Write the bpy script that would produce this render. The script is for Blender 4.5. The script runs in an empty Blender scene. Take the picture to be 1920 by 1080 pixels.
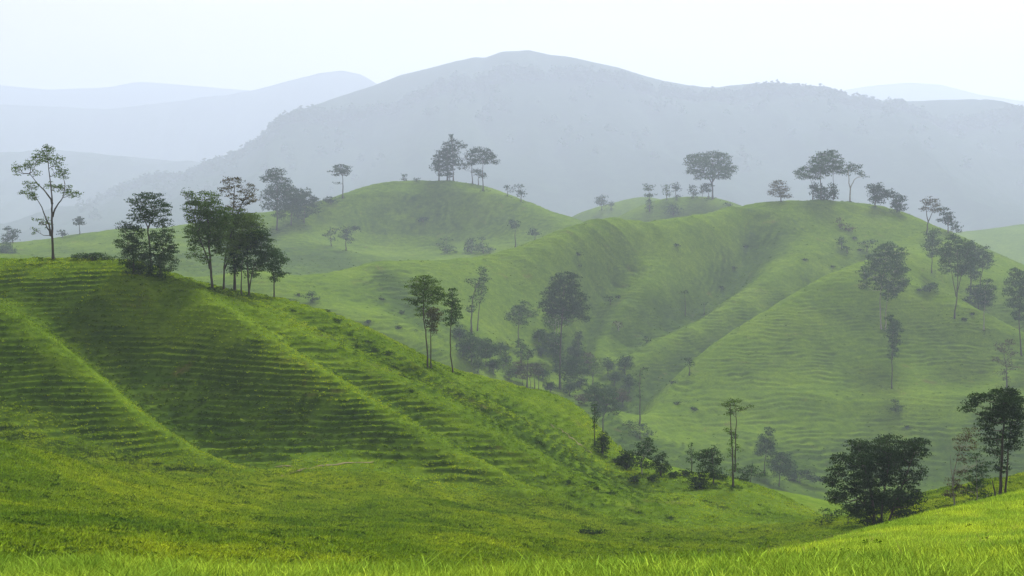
import bpy, math, random
import numpy as np

# ---------------------------------------------------------------- camera, world, sun, exposure
scene = bpy.context.scene
COL = scene.collection
F = 2666.67           # focal length in photograph pixels (50 mm on a 36 mm sensor, 1920 wide)
HY = 400.0            # row of the horizon
cam_data = bpy.data.cameras.new("camera")
cam_data.lens = 50.0
cam_data.sensor_width = 36.0
cam_data.shift_y = -(540.0 - HY) / 1920.0
cam_data.clip_start = 0.1
cam_data.clip_end = 20000.0
cam = bpy.data.objects.new("camera", cam_data)
cam.rotation_euler = (math.radians(90), 0, 0)
COL.objects.link(cam)
scene.camera = cam

SUN_EL, SUN_AZ = math.radians(46), math.radians(20)      # azimuth measured from +Y towards +X
world = bpy.data.worlds.new("World")
scene.world = world
world.use_nodes = True
wn = world.node_tree
wn.nodes.clear()
sky = wn.nodes.new("ShaderNodeTexSky")
sky.sky_type = 'NISHITA'
sky.sun_disc = False
sky.sun_elevation = SUN_EL
sky.sun_rotation = SUN_AZ
sky.air_density = 1.0
sky.dust_density = 6.0
sky.ozone_density = 1.0
hsv = wn.nodes.new("ShaderNodeHueSaturation")
hsv.inputs['Saturation'].default_value = 0.35
mixw = wn.nodes.new("ShaderNodeMixRGB")
mixw.inputs['Fac'].default_value = 0.8
mixw.inputs['Color2'].default_value = (10.3, 9.9, 10.0, 1)
bg = wn.nodes.new("ShaderNodeBackground")
bg.inputs['Strength'].default_value = 0.05
wo = wn.nodes.new("ShaderNodeOutputWorld")
wn.links.new(sky.outputs[0], hsv.inputs['Color'])
wn.links.new(hsv.outputs[0], mixw.inputs['Color1'])
# thin high cloud: a few per cent of uneven brightness all over the dome
wtc = wn.nodes.new("ShaderNodeTexCoord"); wmp = wn.nodes.new("ShaderNodeMapping"); wmp.inputs['Scale'].default_value = (2.2, 2.2, 9.0)
wns = wn.nodes.new("ShaderNodeTexNoise"); wns.inputs['Scale'].default_value = 1.6; wns.inputs['Detail'].default_value = 5; wns.inputs['Roughness'].default_value = 0.55
wrp = wn.nodes.new("ShaderNodeValToRGB"); wrp.color_ramp.elements[0].position = 0.3; wrp.color_ramp.elements[1].position = 0.7
wrp.color_ramp.elements[0].color = (9.5, 8.95, 9.0, 1); wrp.color_ramp.elements[1].color = (12.0, 10.8, 10.6, 1)
wn.links.new(wtc.outputs['Generated'], wmp.inputs['Vector']); wn.links.new(wmp.outputs[0], wns.inputs['Vector'])
wn.links.new(wns.outputs['Fac'], wrp.inputs['Fac']); wn.links.new(wrp.outputs['Color'], mixw.inputs['Color2'])
wn.links.new(mixw.outputs[0], bg.inputs['Color'])
wn.links.new(bg.outputs[0], wo.inputs['Surface'])

sun_data = bpy.data.lights.new("sun", 'SUN')
sun_data.energy = 5.0
sun_data.angle = math.radians(14)
sun_data.color = (1.0, 0.96, 0.88)
sun = bpy.data.objects.new("sun", sun_data)
# the lamp shines along its local -Z; put local +Z towards the sun
sun.rotation_euler = (math.radians(90) - SUN_EL, 0, math.pi - SUN_AZ)
COL.objects.link(sun)

scene.view_settings.view_transform = 'Standard'
scene.view_settings.look = 'None'
scene.view_settings.exposure = 0.92
scene.view_settings.gamma = 1.0
scene.view_settings.use_curve_mapping = False
scene.cycles.use_denoising = True
scene.cycles.use_adaptive_sampling = True
scene.cycles.adaptive_threshold = 0.02
scene.cycles.max_bounces = 5
scene.cycles.diffuse_bounces = 2
scene.cycles.transmission_bounces = 2
scene.cycles.transparent_max_bounces = 8
scene.cycles.volume_bounces = 1
scene.cycles.caustics_reflective = False
scene.cycles.caustics_refractive = False

rng = np.random.default_rng(7)
random.seed(7)

# ---------------------------------------------------------------- numpy noise
def _hash(ix, iy, seed):
    h = (ix.astype(np.int64) * 374761393 + iy.astype(np.int64) * 668265263 + seed * 1442695041) & 0xFFFFFFFF
    h = ((h ^ (h >> 13)) * 1274126177) & 0xFFFFFFFF
    h = h ^ (h >> 16)
    return h.astype(np.float64) / 4294967295.0 * 2 * np.pi

def perlin(x, y, seed=0):
    ix = np.floor(x); iy = np.floor(y)
    fx = x - ix; fy = y - iy
    u = fx * fx * fx * (fx * (fx * 6 - 15) + 10)
    v = fy * fy * fy * (fy * (fy * 6 - 15) + 10)
    def g(dx, dy):
        a = _hash(ix + dx, iy + dy, seed)
        return np.cos(a) * (fx - dx) + np.sin(a) * (fy - dy)
    n0 = g(0, 0) * (1 - u) + g(1, 0) * u
    n1 = g(0, 1) * (1 - u) + g(1, 1) * u
    return (n0 * (1 - v) + n1 * v) * 1.5

def fbm(x, y, octaves=4, seed=0, gain=0.5):
    s = 0; a = 1.0; t = 0
    for k in range(octaves):
        s = s + a * perlin(x * 2 ** k, y * 2 ** k, seed + k * 17)
        t += a; a *= gain
    return s / t

def smooth01(t):
    t = np.clip(t, 0, 1)
    return t * t * (3 - 2 * t)

# ---------------------------------------------------------------- terrain survey: ridges, gullies, benches
CP = []
def V(x, d, z):
    if math.hypot(x, d) > 250: x, d, z = x * 1.63, d * 1.63, z * 1.63
    CP.append((x, d, z))
CREASE = []
GRAZE_SHADE = []
def dm(d):
    """first distance estimates were too gentle for these slopes: tightened so that the flanks stand at 25 to 35 degrees"""
    return float(np.interp(d, [0, 45, 100, 160, 190, 200, 290, 370, 400, 470, 600, 5000], [0, 45, 122, 160, 188, 360, 500, 600, 645, 760, 980, 8170]))
def L(pts, step=0.035, k=0.0, w_=0.045, graze_shade=0.0):
    """a surveyed line: (column, row, distance); k > 0 sharpens it into a ridge, k < 0 cuts a gully (share of the distance)"""
    w = [((px - 960) / F * d, d, -(py - HY) / F * d + 0.28 * min(0.0, k) * d) for px, py, d in [(a, b, dm(c)) for a, b, c in pts]]
    if graze_shade:
        GRAZE_SHADE.append(([(a[0], a[1]) for a in w], abs(graze_shade), 1.0 if graze_shade > 0 else -0.8))  # positive: short-cropped bright crest; negative: shade painted into the ground colour
    if k:
        CREASE.append(([(a[0], a[1]) for a in w], k, w_))
    for a, b in zip(w[:-1], w[1:]):
        n = max(1, int(math.dist(a[:2], b[:2]) / (step * min(a[1], b[1]))))
        for k in range(n):
            t = k / n
            CP.append(tuple(a[i] + (b[i] - a[i]) * t for i in range(3)))
    CP.append(w[-1])
def Hd(pts, step=0.06):
    """ground that a nearer crest hides: (column, distance, height)"""
    w = [((px - 960) / F * d, d, z) for px, d, z in [(a, dm(b), c * (1.0 if b <= 190 else dm(b) / b)) for a, b, c in pts]]
    for a, b in zip(w[:-1], w[1:]):
        n = max(1, int(math.dist(a[:2], b[:2]) / (step * min(a[1], b[1]))))
        for k in range(n):
            t = k / n
            CP.append(tuple(a[i] + (b[i] - a[i]) * t for i in range(3)))
    CP.append(w[-1])

# knoll the photographer stands on
for x, d, z in [(0, 0, -1.72), (-2, 0, -1.75), (2, 0, -1.62), (0, 3, -1.76), (-2, 3, -1.8), (2, 3, -1.68), (5, 2, -1.4), (-5, 2, -1.9),
                (0, -8, -1.6), (-10, -6, -2.2), (10, -6, -1.0), (20, 5, -1.2), (-18, 5, -4.0), (0, -60, -4), (60, -40, 2), (-60, -40, -12),
                (60, 20, -4), (0, -300, -20), (300, -200, -15), (-300, -200, -30), (-300, 60, -20), (300, 60, -22), (-120, 60, -16), (110, 50, -14)]:
    V(x, d, z)
L([(-500, 1110, 7), (0, 1112, 7), (960, 1115, 6.8), (1500, 1115, 6.4), (2400, 1110, 6.0)], .1)
L([(1400, 1082, 11), (1920, 1040, 13), (2300, 1010, 14)], .08)
L([(1650, 1030, 19), (1920, 1000, 23), (2300, 950, 25)], .06)
L([(-500, 1088, 10), (0, 1086, 10), (480, 1092, 9.6), (900, 1108, 9.2), (1150, 1104, 10.5), (1300, 1078, 15), (1440, 1045, 21), (1560, 1007, 26),
   (1650, 994, 30), (1750, 975, 33), (1920, 952, 38), (2300, 910, 44)], .05)
Hd([(-500, 15, -4.6), (0, 15, -4.4), (480, 15, -4.5), (900, 15, -4.6), (1150, 18, -5.6), (1300, 24, -7.4), (1440, 31, -9), (1650, 43, -12), (1920, 52, -14), (2300, 60, -14)], .05)
Hd([(-500, 26, -8.0), (0, 26, -7.6), (480, 26, -7.8), (900, 27, -8.2), (1150, 32, -10), (1300, 42, -13), (1440, 52, -16), (1650, 68, -19), (1920, 76, -20), (2300, 84, -19)], .06)
# near floor of the basin
L([(-400, 1010, 46), (0, 1018, 48), (300, 1030, 50), (600, 1040, 52), (900, 1050, 54)])
L([(1100, 1050, 62), (1300, 1032, 78), (1420, 1012, 92), (1500, 985, 108), (1560, 985, 116)])
L([(-400, 930, 62), (0, 940, 62), (200, 970, 64), (450, 985, 66), (700, 990, 70), (950, 1000, 78), (1150, 1008, 88), (1300, 1000, 102), (1420, 985, 112)])
# mound on the left
L([(-400, 780, 72), (-150, 800, 73), (0, 826, 75), (110, 858, 79), (220, 884, 84), (340, 905, 90), (450, 918, 94)], k=0.0126, w_=0.06)
L([(-300, 870, 68), (0, 890, 69), (200, 925, 74), (400, 950, 80)])
Hd([(-300, 88, -18.5), (0, 88, -19.6), (110, 90, -20.4), (220, 93, -21.2), (320, 96, -21.4)])
# little meadow with the path
L([(330, 878, 106), (450, 872, 109), (560, 870, 110), (640, 876, 108), (720, 890, 104)])
L([(480, 915, 98), (650, 925, 94), (820, 940, 92), (950, 960, 94), (1060, 975, 99), (1180, 965, 112), (1300, 950, 126), (1420, 955, 134)])
# left hill: near spur, gully, crest
L([(-300, 400, 136), (-120, 500, 131), (0, 572, 126), (60, 612, 123), (120, 657, 120), (180, 707, 117), (240, 757, 114), (300, 802, 111), (350, 836, 109), (400, 860, 107)], .025, k=0.024, w_=0.035)
L([(-300, 700, 108), (-100, 750, 107), (0, 778, 106), (90, 818, 105), (180, 858, 103)])
L([(0, 690, 114), (80, 745, 112), (170, 800, 109), (260, 845, 106)])
L([(-100, 500, 148), (0, 540, 145), (80, 585, 141), (160, 645, 137), (250, 718, 131), (330, 790, 124), (400, 834, 117), (460, 860, 112)], .025, k=-0.026, w_=0.05)
L([(-500, 470, 165), (-200, 482, 162), (0, 489, 160), (60, 487, 160), (120, 486, 160), (200, 490, 159), (260, 503, 157), (320, 525, 154), (370, 545, 152)], .02, graze_shade=0.045)
# main spur
L([(370, 545, 152), (430, 580, 147), (500, 627, 142), (560, 667, 138), (640, 722, 132), (720, 768, 127), (800, 812, 122), (880, 852, 117), (940, 885, 112), (1000, 918, 108), (1060, 950, 104)], .02, k=0.024, w_=0.04)
L([(300, 620, 147), (400, 700, 137), (500, 770, 128), (600, 825, 122), (700, 858, 117), (800, 895, 112), (900, 930, 106), (960, 955, 103)])
# folds right of the spur
L([(470, 590, 154), (560, 652, 147), (650, 700, 141), (740, 752, 135), (820, 800, 129), (900, 848, 123), (980, 890, 117)], .025, k=-0.02, w_=0.05)
L([(440, 560, 160), (560, 622, 154), (660, 672, 148), (760, 722, 142), (850, 775, 136), (940, 825, 131), (1040, 880, 126), (1120, 915, 122)], .025, k=0.01, w_=0.04)
L([(560, 600, 166), (680, 652, 162), (780, 702, 158), (880, 752, 153), (960, 800, 148), (1040, 852, 143), (1120, 895, 138), (1180, 915, 134)], .03, k=-0.0095, w_=0.03)
L([(880, 722, 170), (950, 750, 168), (1020, 795, 163), (1080, 835, 158), (1140, 878, 152), (1200, 905, 147)], .03, k=-0.022, w_=0.04)
# right hand crest of the left hill
L([(370, 545, 158), (420, 551, 163), (470, 557, 167), (540, 565, 170), (600, 580, 172), (680, 611, 174), (760, 650, 176), (820, 684, 179), (880, 707, 183),
   (960, 723, 188), (1030, 737, 190), (1080, 757, 190), (1120, 786, 188), (1160, 826, 182), (1190, 868, 172)], .02, graze_shade=0.05)
L([(1000, 760, 178), (1060, 800, 174), (1110, 845, 168), (1150, 880, 163)], .03)
Hd([(-200, 190, -14), (0, 190, -14), (200, 190, -14.5), (320, 192, -18), (420, 200, -21), (540, 205, -24), (680, 207, -28), (820, 212, -31), (960, 218, -35), (1080, 220, -38), (1160, 208, -39)], .05)
Hd([(-300, 240, -26), (0, 240, -26), (200, 240, -27), (420, 245, -28), (600, 245, -31), (800, 245, -34), (1000, 252, -38)], .05)
# lower meadow and its far edge
L([(1190, 885, 166), (1240, 889, 168), (1300, 889, 168), (1380, 902, 165), (1440, 918, 160), (1500, 944, 150), (1550, 972, 138)], .02)
L([(1200, 920, 140), (1300, 925, 142), (1400, 940, 140)])
Hd([(1190, 186, -38.5), (1300, 186, -39), (1400, 184, -40), (1480, 176, -40), (1550, 162, -38), (1650, 120, -28), (1700, 110, -25.5), (1880, 100, -23), (2300, 110, -20)], .05)
# valley bottom
L([(1100, 742, 262), (1150, 775, 256), (1190, 815, 246), (1210, 850, 238), (1260, 868, 234), (1330, 880, 234), (1420, 895, 236), (1500, 930, 232), (1600, 950, 228)], .03, k=-0.0114, w_=0.06)
Hd([(1700, 215, -49), (1920, 215, -49), (2300, 215, -46)])
L([(1000, 705, 285), (900, 680, 275), (1060, 700, 298)], .03)
# middle ridge, from the left to the right hand summit
L([(480, 505, 296), (540, 516, 300), (600, 516, 306), (640, 504, 314), (700, 490, 326), (760, 487, 334), (800, 491, 338), (860, 485, 346), (920, 483, 354), (965, 480, 360),
   (1010, 468, 368), (1060, 455, 377), (1100, 442, 386), (1130, 432, 392), (1200, 425, 404), (1260, 413, 416), (1310, 402, 428), (1370, 390, 440), (1430, 382, 452),
   (1480, 376, 462), (1540, 373, 470), (1600, 378, 474), (1650, 386, 476), (1690, 396, 476), (1730, 415, 474), (1770, 430, 470), (1800, 441, 468), (1850, 466, 462), (1920, 498, 455), (2200, 560, 440)], .02, graze_shade=0.02)
L([(-300, 470, 330), (0, 480, 320), (200, 500, 310), (350, 520, 300), (480, 505, 296)])
Hd([(480, 345, -27), (600, 350, -26), (700, 372, -24), (860, 390, -24), (1000, 412, -22), (1130, 440, -18), (1310, 480, -14), (1540, 525, -9), (1690, 530, -12), (1850, 520, -22), (2200, 500, -38)], .05)
# its face, left part
L([(560, 545, 283), (640, 560, 284), (700, 575, 284), (780, 590, 284), (860, 600, 290)])
L([(660, 610, 262), (760, 640, 258), (860, 665, 262)])
L([(900, 560, 320), (960, 570, 326), (1020, 580, 334)])
L([(700, 515, 310), (735, 550, 296), (765, 580, 284), (800, 615, 272)], .03, k=-0.0095, w_=0.02)
# spurs and gullies below the ridge
L([(1085, 460, 382), (1050, 500, 366), (1010, 545, 352), (980, 590, 338), (960, 640, 318)], .03, k=0.012, w_=0.05)
L([(1215, 470, 402), (1185, 510, 392), (1150, 545, 383), (1115, 590, 370), (1095, 640, 350), (1080, 690, 325)], .025, k=-0.026, w_=0.028)
L([(1300, 425, 424), (1262, 460, 406), (1236, 485, 394), (1205, 515, 382), (1170, 550, 371), (1145, 590, 358), (1125, 635, 342), (1110, 680, 322)], .02, k=0.018, w_=0.04)
L([(1400, 440, 436), (1390, 475, 424), (1372, 510, 412), (1345, 550, 398), (1300, 592, 380), (1240, 620, 364), (1180, 645, 350), (1120, 700, 318)], .025, k=-0.028, w_=0.03)
L([(1600, 420, 452), (1575, 450, 436), (1535, 474, 420), (1480, 502, 404), (1420, 537, 388), (1350, 576, 370), (1290, 602, 357), (1230, 628, 345), (1180, 655, 334), (1140, 690, 318)], .02, k=0.017, w_=0.045)
L([(1590, 478, 420), (1555, 500, 408), (1500, 535, 393), (1440, 572, 378), (1380, 612, 363), (1320, 650, 348), (1270, 685, 334), (1220, 720, 318), (1180, 770, 286)], .025, k=-0.03, w_=0.04)
# nearer right hand hill
L([(1690, 470, 400), (1660, 480, 385), (1620, 492, 370), (1585, 503, 362), (1530, 528, 352), (1470, 562, 343), (1400, 602, 333), (1340, 642, 322), (1300, 676, 312), (1260, 720, 298), (1230, 765, 280), (1205, 810, 258)], .02, k=0.02, w_=0.05)
L([(1750, 470, 420), (1790, 500, 408), (1850, 520, 398), (1920, 560, 380)], .03)
L([(1680, 535, 350), (1730, 541, 350), (1780, 551, 347), (1830, 575, 340), (1870, 598, 334), (1920, 626, 328), (2200, 680, 310)], .02, k=0.0072, w_=0.03)
Hd([(1760, 375, -22), (1830, 368, -27), (1920, 355, -34), (2200, 345, -42)], .04)
L([(1560, 620, 325), (1660, 625, 328), (1760, 640, 326), (1860, 665, 318), (1920, 690, 312)])
L([(1420, 700, 300), (1560, 710, 300), (1700, 715, 300), (1860, 730, 292), (2000, 740, 285)])
L([(1250, 800, 270), (1320, 768, 282), (1400, 752, 286), (1500, 745, 288), (1620, 752, 287), (1760, 748, 285), (1900, 740, 284)], .02, k=0.0108, w_=0.03)
L([(1280, 830, 256), (1400, 810, 268), (1520, 810, 273), (1660, 812, 273), (1900, 800, 273)])
L([(1330, 865, 246), (1440, 875, 254), (1560, 885, 257), (1700, 890, 258), (1900, 880, 258)], graze_shade=-0.05)  # shade below the bench, painted into the ground colour
# central hill
L([(500, 402, 520), (540, 418, 516), (590, 402, 530), (625, 381, 542), (660, 363, 550), (700, 349, 556), (740, 340, 560), (790, 336, 562), (840, 338, 562), (880, 345, 560), (920, 357, 556), (960, 371, 550),
   (1000, 388, 542), (1040, 405, 534), (1080, 416, 528), (1115, 430, 520), (1160, 445, 515)], .02)
Hd([(500, 590, -22), (625, 620, -18), (790, 660, -10), (920, 650, -16), (1040, 620, -22), (1160, 590, -28)])
L([(600, 440, 522), (700, 430, 534), (800, 425, 538), (900, 430, 534), (1000, 440, 522)])
L([(700, 475, 496), (800, 478, 500), (900, 475, 500), (1000, 470, 498), (1060, 455, 502)])
L([(500, 402, 520), (560, 440, 505), (620, 462, 494), (690, 486, 478)], .03)
L([(480, 440, 500), (540, 470, 478), (600, 500, 462)])
# pale hills beside it
L([(-300, 470, 520), (0, 457, 500), (60, 451, 495), (120, 444, 492), (170, 436, 490), (220, 431, 490), (300, 430, 495), (400, 425, 500), (460, 412, 510), (500, 402, 520)], .03)
L([(0, 500, 420), (200, 490, 410), (400, 480, 420)], graze_shade=-0.09)  # shaded back slope, darkened through the ground colour
L([(540, 480, 474), (590, 487, 470), (640, 492, 466)], graze_shade=-0.07)  # shaded flank of the central hill, painted dark
Hd([(-300, 620, -30), (0, 600, -27), (200, 590, -26), (400, 610, -25)])
L([(1130, 430, 600), (1160, 412, 615), (1200, 385, 632), (1240, 373, 640), (1300, 370, 642), (1345, 374, 640), (1390, 386, 632), (1440, 400, 620)], .025)
Hd([(1150, 700, -26), (1300, 710, -18), (1420, 700, -22), (1600, 700, -30), (1900, 700, -38)])
L([(1070, 425, 770), (1100, 402, 780), (1140, 388, 790), (1175, 376, 796), (1200, 367, 800), (1225, 372, 800), (1260, 385, 790)], .03)
L([(1780, 440, 900), (1850, 430, 910), (1920, 420, 930), (2100, 415, 930)])
for px in (-500, -100, 300, 700, 1000, 1400, 1900, 2400):
    V((px - 960) / F * 760, 760, -38); V((px - 960) / F * 1050, 1050, -42)
for x, d in ((-900, 300), (-900, 900), (900, 300), (900, 900), (-500, -500), (500, -500), (0, -900), (-1000, -700), (1000, -700), (-600, 1300), (0, 1300), (600, 1300)):
    V(x, d, -40)

def seg_dist(px, py, line):
    best = np.full(px.shape, 1e9)
    for (ax, ay), (bx, by) in zip(line[:-1], line[1:]):
        dx, dy = bx - ax, by - ay
        t = np.clip(((px - ax) * dx + (py - ay) * dy) / (dx * dx + dy * dy + 1e-9), 0, 1)
        best = np.minimum(best, np.hypot(px - ax - t * dx, py - ay - t * dy))
    return best
def crease_field(px, py):
    r_ = np.maximum(np.hypot(px, py), 1.0); out = np.zeros(px.shape)
    for line, k, wd in CREASE:
        dist = seg_dist(px, py, line)
        soft = np.sqrt(dist ** 2 + (0.16 * wd * r_) ** 2)
        out += k * r_ * np.exp(-soft / (wd * r_)) * (np.abs(np.arctan2(px, py)) < 0.7)
    return out
cp = np.array(CP)
keep = []
for i, p in enumerate(cp):                      # drop near duplicates so the system stays well conditioned
    if not keep or np.min(np.hypot(*(cp[keep, :2] - p[:2]).T)) > 0.006 * max(20, abs(p[1])):
        keep.append(i)
cp = cp[keep]
N = len(cp)
cp_true = cp.copy()
cp[:, 2] -= crease_field(cp[:, 0], cp[:, 1])
S = 100.0
X = cp[:, :2] / S
D = np.hypot(X[:, None, 0] - X[None, :, 0], X[:, None, 1] - X[None, :, 1])
A = np.zeros((N + 3, N + 3))
A[:N, :N] = D
A[:N, :N] -= np.eye(N) * 0.004
A[:N, N] = 1; A[:N, N + 1:] = X
A[N, :N] = 1; A[N + 1:, :N] = X.T
rhs = np.zeros(N + 3); rhs[:N] = cp[:, 2]
W = np.linalg.solve(A, rhs)

def rbf(x, y):
    x = np.asarray(x, float).ravel() / S; y = np.asarray(y, float).ravel() / S
    out = np.empty(len(x))
    for a in range(0, len(x), 4000):
        xx = x[a:a + 4000, None]; yy = y[a:a + 4000, None]
        r = np.sqrt((xx - X[:, 0]) ** 2 + (yy - X[:, 1]) ** 2)
        out[a:a + 4000] = r @ W[:N] + W[N] + xx[:, 0] * W[N + 1] + yy[:, 0] * W[N + 2]
    return out

# table of heights over azimuth and log distance
TH = np.radians(np.concatenate([np.linspace(-180, -30, 44)[:-1], np.linspace(-30, -22, 20)[:-1], np.linspace(-22, 22, 330)[:-1], np.linspace(22, 30, 20)[:-1], np.linspace(30, 180, 45)]))
LR = np.linspace(math.log(0.6), math.log(1950), 440)
tg, rg = np.meshgrid(TH, np.exp(LR), indexing='ij')
TAB = rbf(rg * np.sin(tg), rg * np.cos(tg)).reshape(tg.shape)
def blur(T, n, axis):
    for _ in range(n):
        P = np.concatenate([T.take([0], axis), T, T.take([-1], axis)], axis)
        sl = [slice(None)] * 2
        def s(a, b):
            q = list(sl); q[axis] = slice(a, b); return P[tuple(q)]
        T = 0.25 * s(0, -2) + 0.5 * s(1, -1) + 0.25 * s(2, None)
    return T
TAB = blur(blur(TAB, 4, 0), 2, 1)
_gx = rg * np.sin(tg); _gy = rg * np.cos(tg)
def rolling(x, y):
    """hummocks, near and far, without the terraces"""
    r = np.hypot(x, y)
    near = smooth01((r - 14) / 30); mid = smooth01((r - 200) / 60)
    h = near * (0.45 * fbm(x / 16, y / 16, 3, 3) + 0.16 * fbm(x / 3.2, y / 3.2, 2, 9)) + 0.05 * (1 - near) * fbm(x / 1.5, y / 1.5, 2, 5)
    return h + mid * (1.8 * fbm(x / 60, y / 60, 3, 31) + 0.16 * fbm(x / 11, y / 11, 2, 41))
VEG_SHADE = np.zeros_like(TAB)            # weeds plus painted shade: gullies and sun-averted slopes dark, cropped crests bright
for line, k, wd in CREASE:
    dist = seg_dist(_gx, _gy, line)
    if k > 0: VEG_SHADE -= 1.0 * np.exp(-(dist / (0.016 * rg)) ** 1.5)
    else: VEG_SHADE += 0.8 * np.exp(-(dist / (0.030 * rg)) ** 1.3)
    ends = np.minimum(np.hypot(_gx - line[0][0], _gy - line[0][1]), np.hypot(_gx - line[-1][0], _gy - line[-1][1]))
CRE = crease_field(_gx, _gy)
TAB = TAB + CRE

def lookup(T_, x, y):
    th = np.arctan2(x, y); r = np.hypot(x, y)
    fi = np.interp(th, TH, np.arange(len(TH)))
    fj = np.clip((np.log(np.maximum(r, 0.6)) - LR[0]) / (LR[1] - LR[0]), 0, len(LR) - 1.001)
    i = np.minimum(fi.astype(int), len(TH) - 2); j = fj.astype(int)
    a = fi - i; b = fj - j
    return (T_[i, j] * (1 - a) + T_[i + 1, j] * a) * (1 - b) + (T_[i, j + 1] * (1 - a) + T_[i + 1, j + 1] * a) * b

# the blur rounds the crests off: solve once more with what was lost added back
A[:N, :N] -= np.eye(N) * 0.10
_far = np.hypot(cp_true[:, 0], cp_true[:, 1]) > 60
for _ in range(2):
    lost = cp_true[:, 2] - lookup(TAB, cp_true[:, 0], cp_true[:, 1]) - rolling(cp_true[:, 0], cp_true[:, 1])
    rhs = np.zeros(N + 3); rhs[:N] = np.where(_far, np.clip(lost, -7, 7), 0)
    W = np.linalg.solve(A, rhs)
    TAB = TAB + blur(blur(rbf(_gx, _gy).reshape(tg.shape), 3, 0), 2, 1)

def h_base(x, y):
    far = smooth01((np.hypot(x, y) - 1600) / 300)
    return lookup(TAB, x, y) * (1 - far) + (-68) * far

# steepness facing away from the sun, added as weeds and painted shade
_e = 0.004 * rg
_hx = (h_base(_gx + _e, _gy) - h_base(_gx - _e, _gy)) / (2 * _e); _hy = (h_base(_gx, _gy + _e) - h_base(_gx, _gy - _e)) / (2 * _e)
SHADE_SIDE = np.maximum(0, 0.5 * _hx + 0.85 * _hy)
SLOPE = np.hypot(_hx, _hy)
for line, wd, sg in GRAZE_SHADE:
    VEG_SHADE -= 0.9 * sg * np.exp(-(seg_dist(_gx, _gy, line) / (wd * rg)) ** 1.5)
VEG_SHADE = VEG_SHADE + 1.0 * smooth01((SHADE_SIDE - 0.10) / 0.38) * np.where(rg < 280, 1.0, 0.42) - 0.12
VEG_SHADE = VEG_SHADE * smooth01((rg - 40) / 30)

def weed_shade(x, y):
    return lookup(VEG_SHADE, x, y) + 0.42 * fbm(x / 14, y / 14, 4, 91) + 0.15 * fbm(x / 3, y / 3, 2, 93)

def h_ground(x, y, phase=False):
    """ground height with hummocks and cattle terraces"""
    x = np.asarray(x, float); y = np.asarray(y, float)
    r = np.hypot(x, y)
    h = h_base(x, y)
    sl = lookup(SLOPE, x, y)
    h = h + rolling(x, y)
    flr = smooth01((r - 30) / 20) * (1 - smooth01((r - 118) / 20))
    h = h + flr * (0.55 * fbm(x / 9, y / 9, 3, 105) + 0.20 * np.abs(fbm(x / 3.0, y / 3.0, 2, 107)))
    warp = 1.5 * fbm(x / 26, y / 26, 2, 13) + 0.55 * fbm(x / 6, y / 6, 3, 23)
    q_ = np.where(r < 280, 1.0, 2.2)
    patch = (0.45 + 0.55 * smooth01(0.8 + 1.6 * fbm(x / 26, y / 26, 2, 77))) * (0.12 + 0.88 * smooth01(0.6 + 1.9 * fbm(x / (6 * q_), y / (3 * q_), 2, 78)))
    warp = warp + 0.35 * np.where(r > 280, fbm(x / 40, y / 40, 3, 14), 0)
    steep = smooth01((sl - 0.12) / 0.14)
    win_n = smooth01((r - 95) / 20) * (1 - smooth01((r - 210) / 30))
    win_m = smooth01((r - 335) / 30) * (1 - smooth01((r - 880) / 90))
    h0 = h; ph_out = 0; riser = 0
    for lam, win, k in ((0.52, win_n, 1.0), (1.25, win_m, 0.95)):
        ph = 2 * np.pi * h0 / lam + 2 * np.pi * warp
        ph_out = ph_out + np.sin(ph) * (win > 0.5)
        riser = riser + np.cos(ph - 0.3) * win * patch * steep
        h = h + win * steep * patch * k * lam / (2 * np.pi) * (np.sin(ph) + 0.33 * np.sin(2 * ph + 1.0)) * 1.3
    if phase:
        return h, ph_out * steep, riser
    return h

def ground_z(x, y):
    return float(h_ground(np.array([x]), np.array([y]))[0])

def ray_hit(px, py, dmin=3.0, dmax=1150.0):
    """distance at which the view line through a pixel meets the ground"""
    d = np.exp(np.linspace(math.log(dmin), math.log(dmax), 2500))
    x = (px - 960) / F * d
    g = h_ground(x, d) + (py - HY) / F * d          # ground minus line of sight
    k = np.nonzero((g[1:] >= 0) & (g[:-1] < 0))[0]
    if len(k) == 0:
        return None
    return float(d[k[0] + 1])
# ---------------------------------------------------------------- materials
def new_mat(name):
    m = bpy.data.materials.new(name); m.use_nodes = True
    nt = m.node_tree; nt.nodes.clear()
    out = nt.nodes.new("ShaderNodeOutputMaterial")
    return m, nt, out

def noise(nt, coord, scale, detail=4, rough=0.55, dist=0.0):
    n = nt.nodes.new("ShaderNodeTexNoise")
    n.inputs['Scale'].default_value = scale
    n.inputs['Detail'].default_value = detail
    n.inputs['Roughness'].default_value = rough
    n.inputs['Distortion'].default_value = dist
    nt.links.new(coord, n.inputs['Vector'])
    return n.outputs['Fac']

def ramp(nt, fac, stops):
    r = nt.nodes.new("ShaderNodeValToRGB")
    el = r.color_ramp.elements
    while len(el) < len(stops): el.new(0.5)
    for e, (p, c) in zip(el, stops):
        e.position = p
        e.color = (*c, 1) if len(c) == 3 else c
    nt.links.new(fac, r.inputs['Fac'])
    return r.outputs['Color']

def mix(nt, fac, a, b, mode='MIX'):
    m = nt.nodes.new("ShaderNodeMixRGB"); m.blend_type = mode
    for s, v in ((0, fac), (1, a), (2, b)):
        if isinstance(v, (int, float)): m.inputs[s].default_value = v
        elif isinstance(v, tuple): m.inputs[s].default_value = (*v, 1)
        else: nt.links.new(v, m.inputs[s])
    return m.outputs[0]

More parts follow.
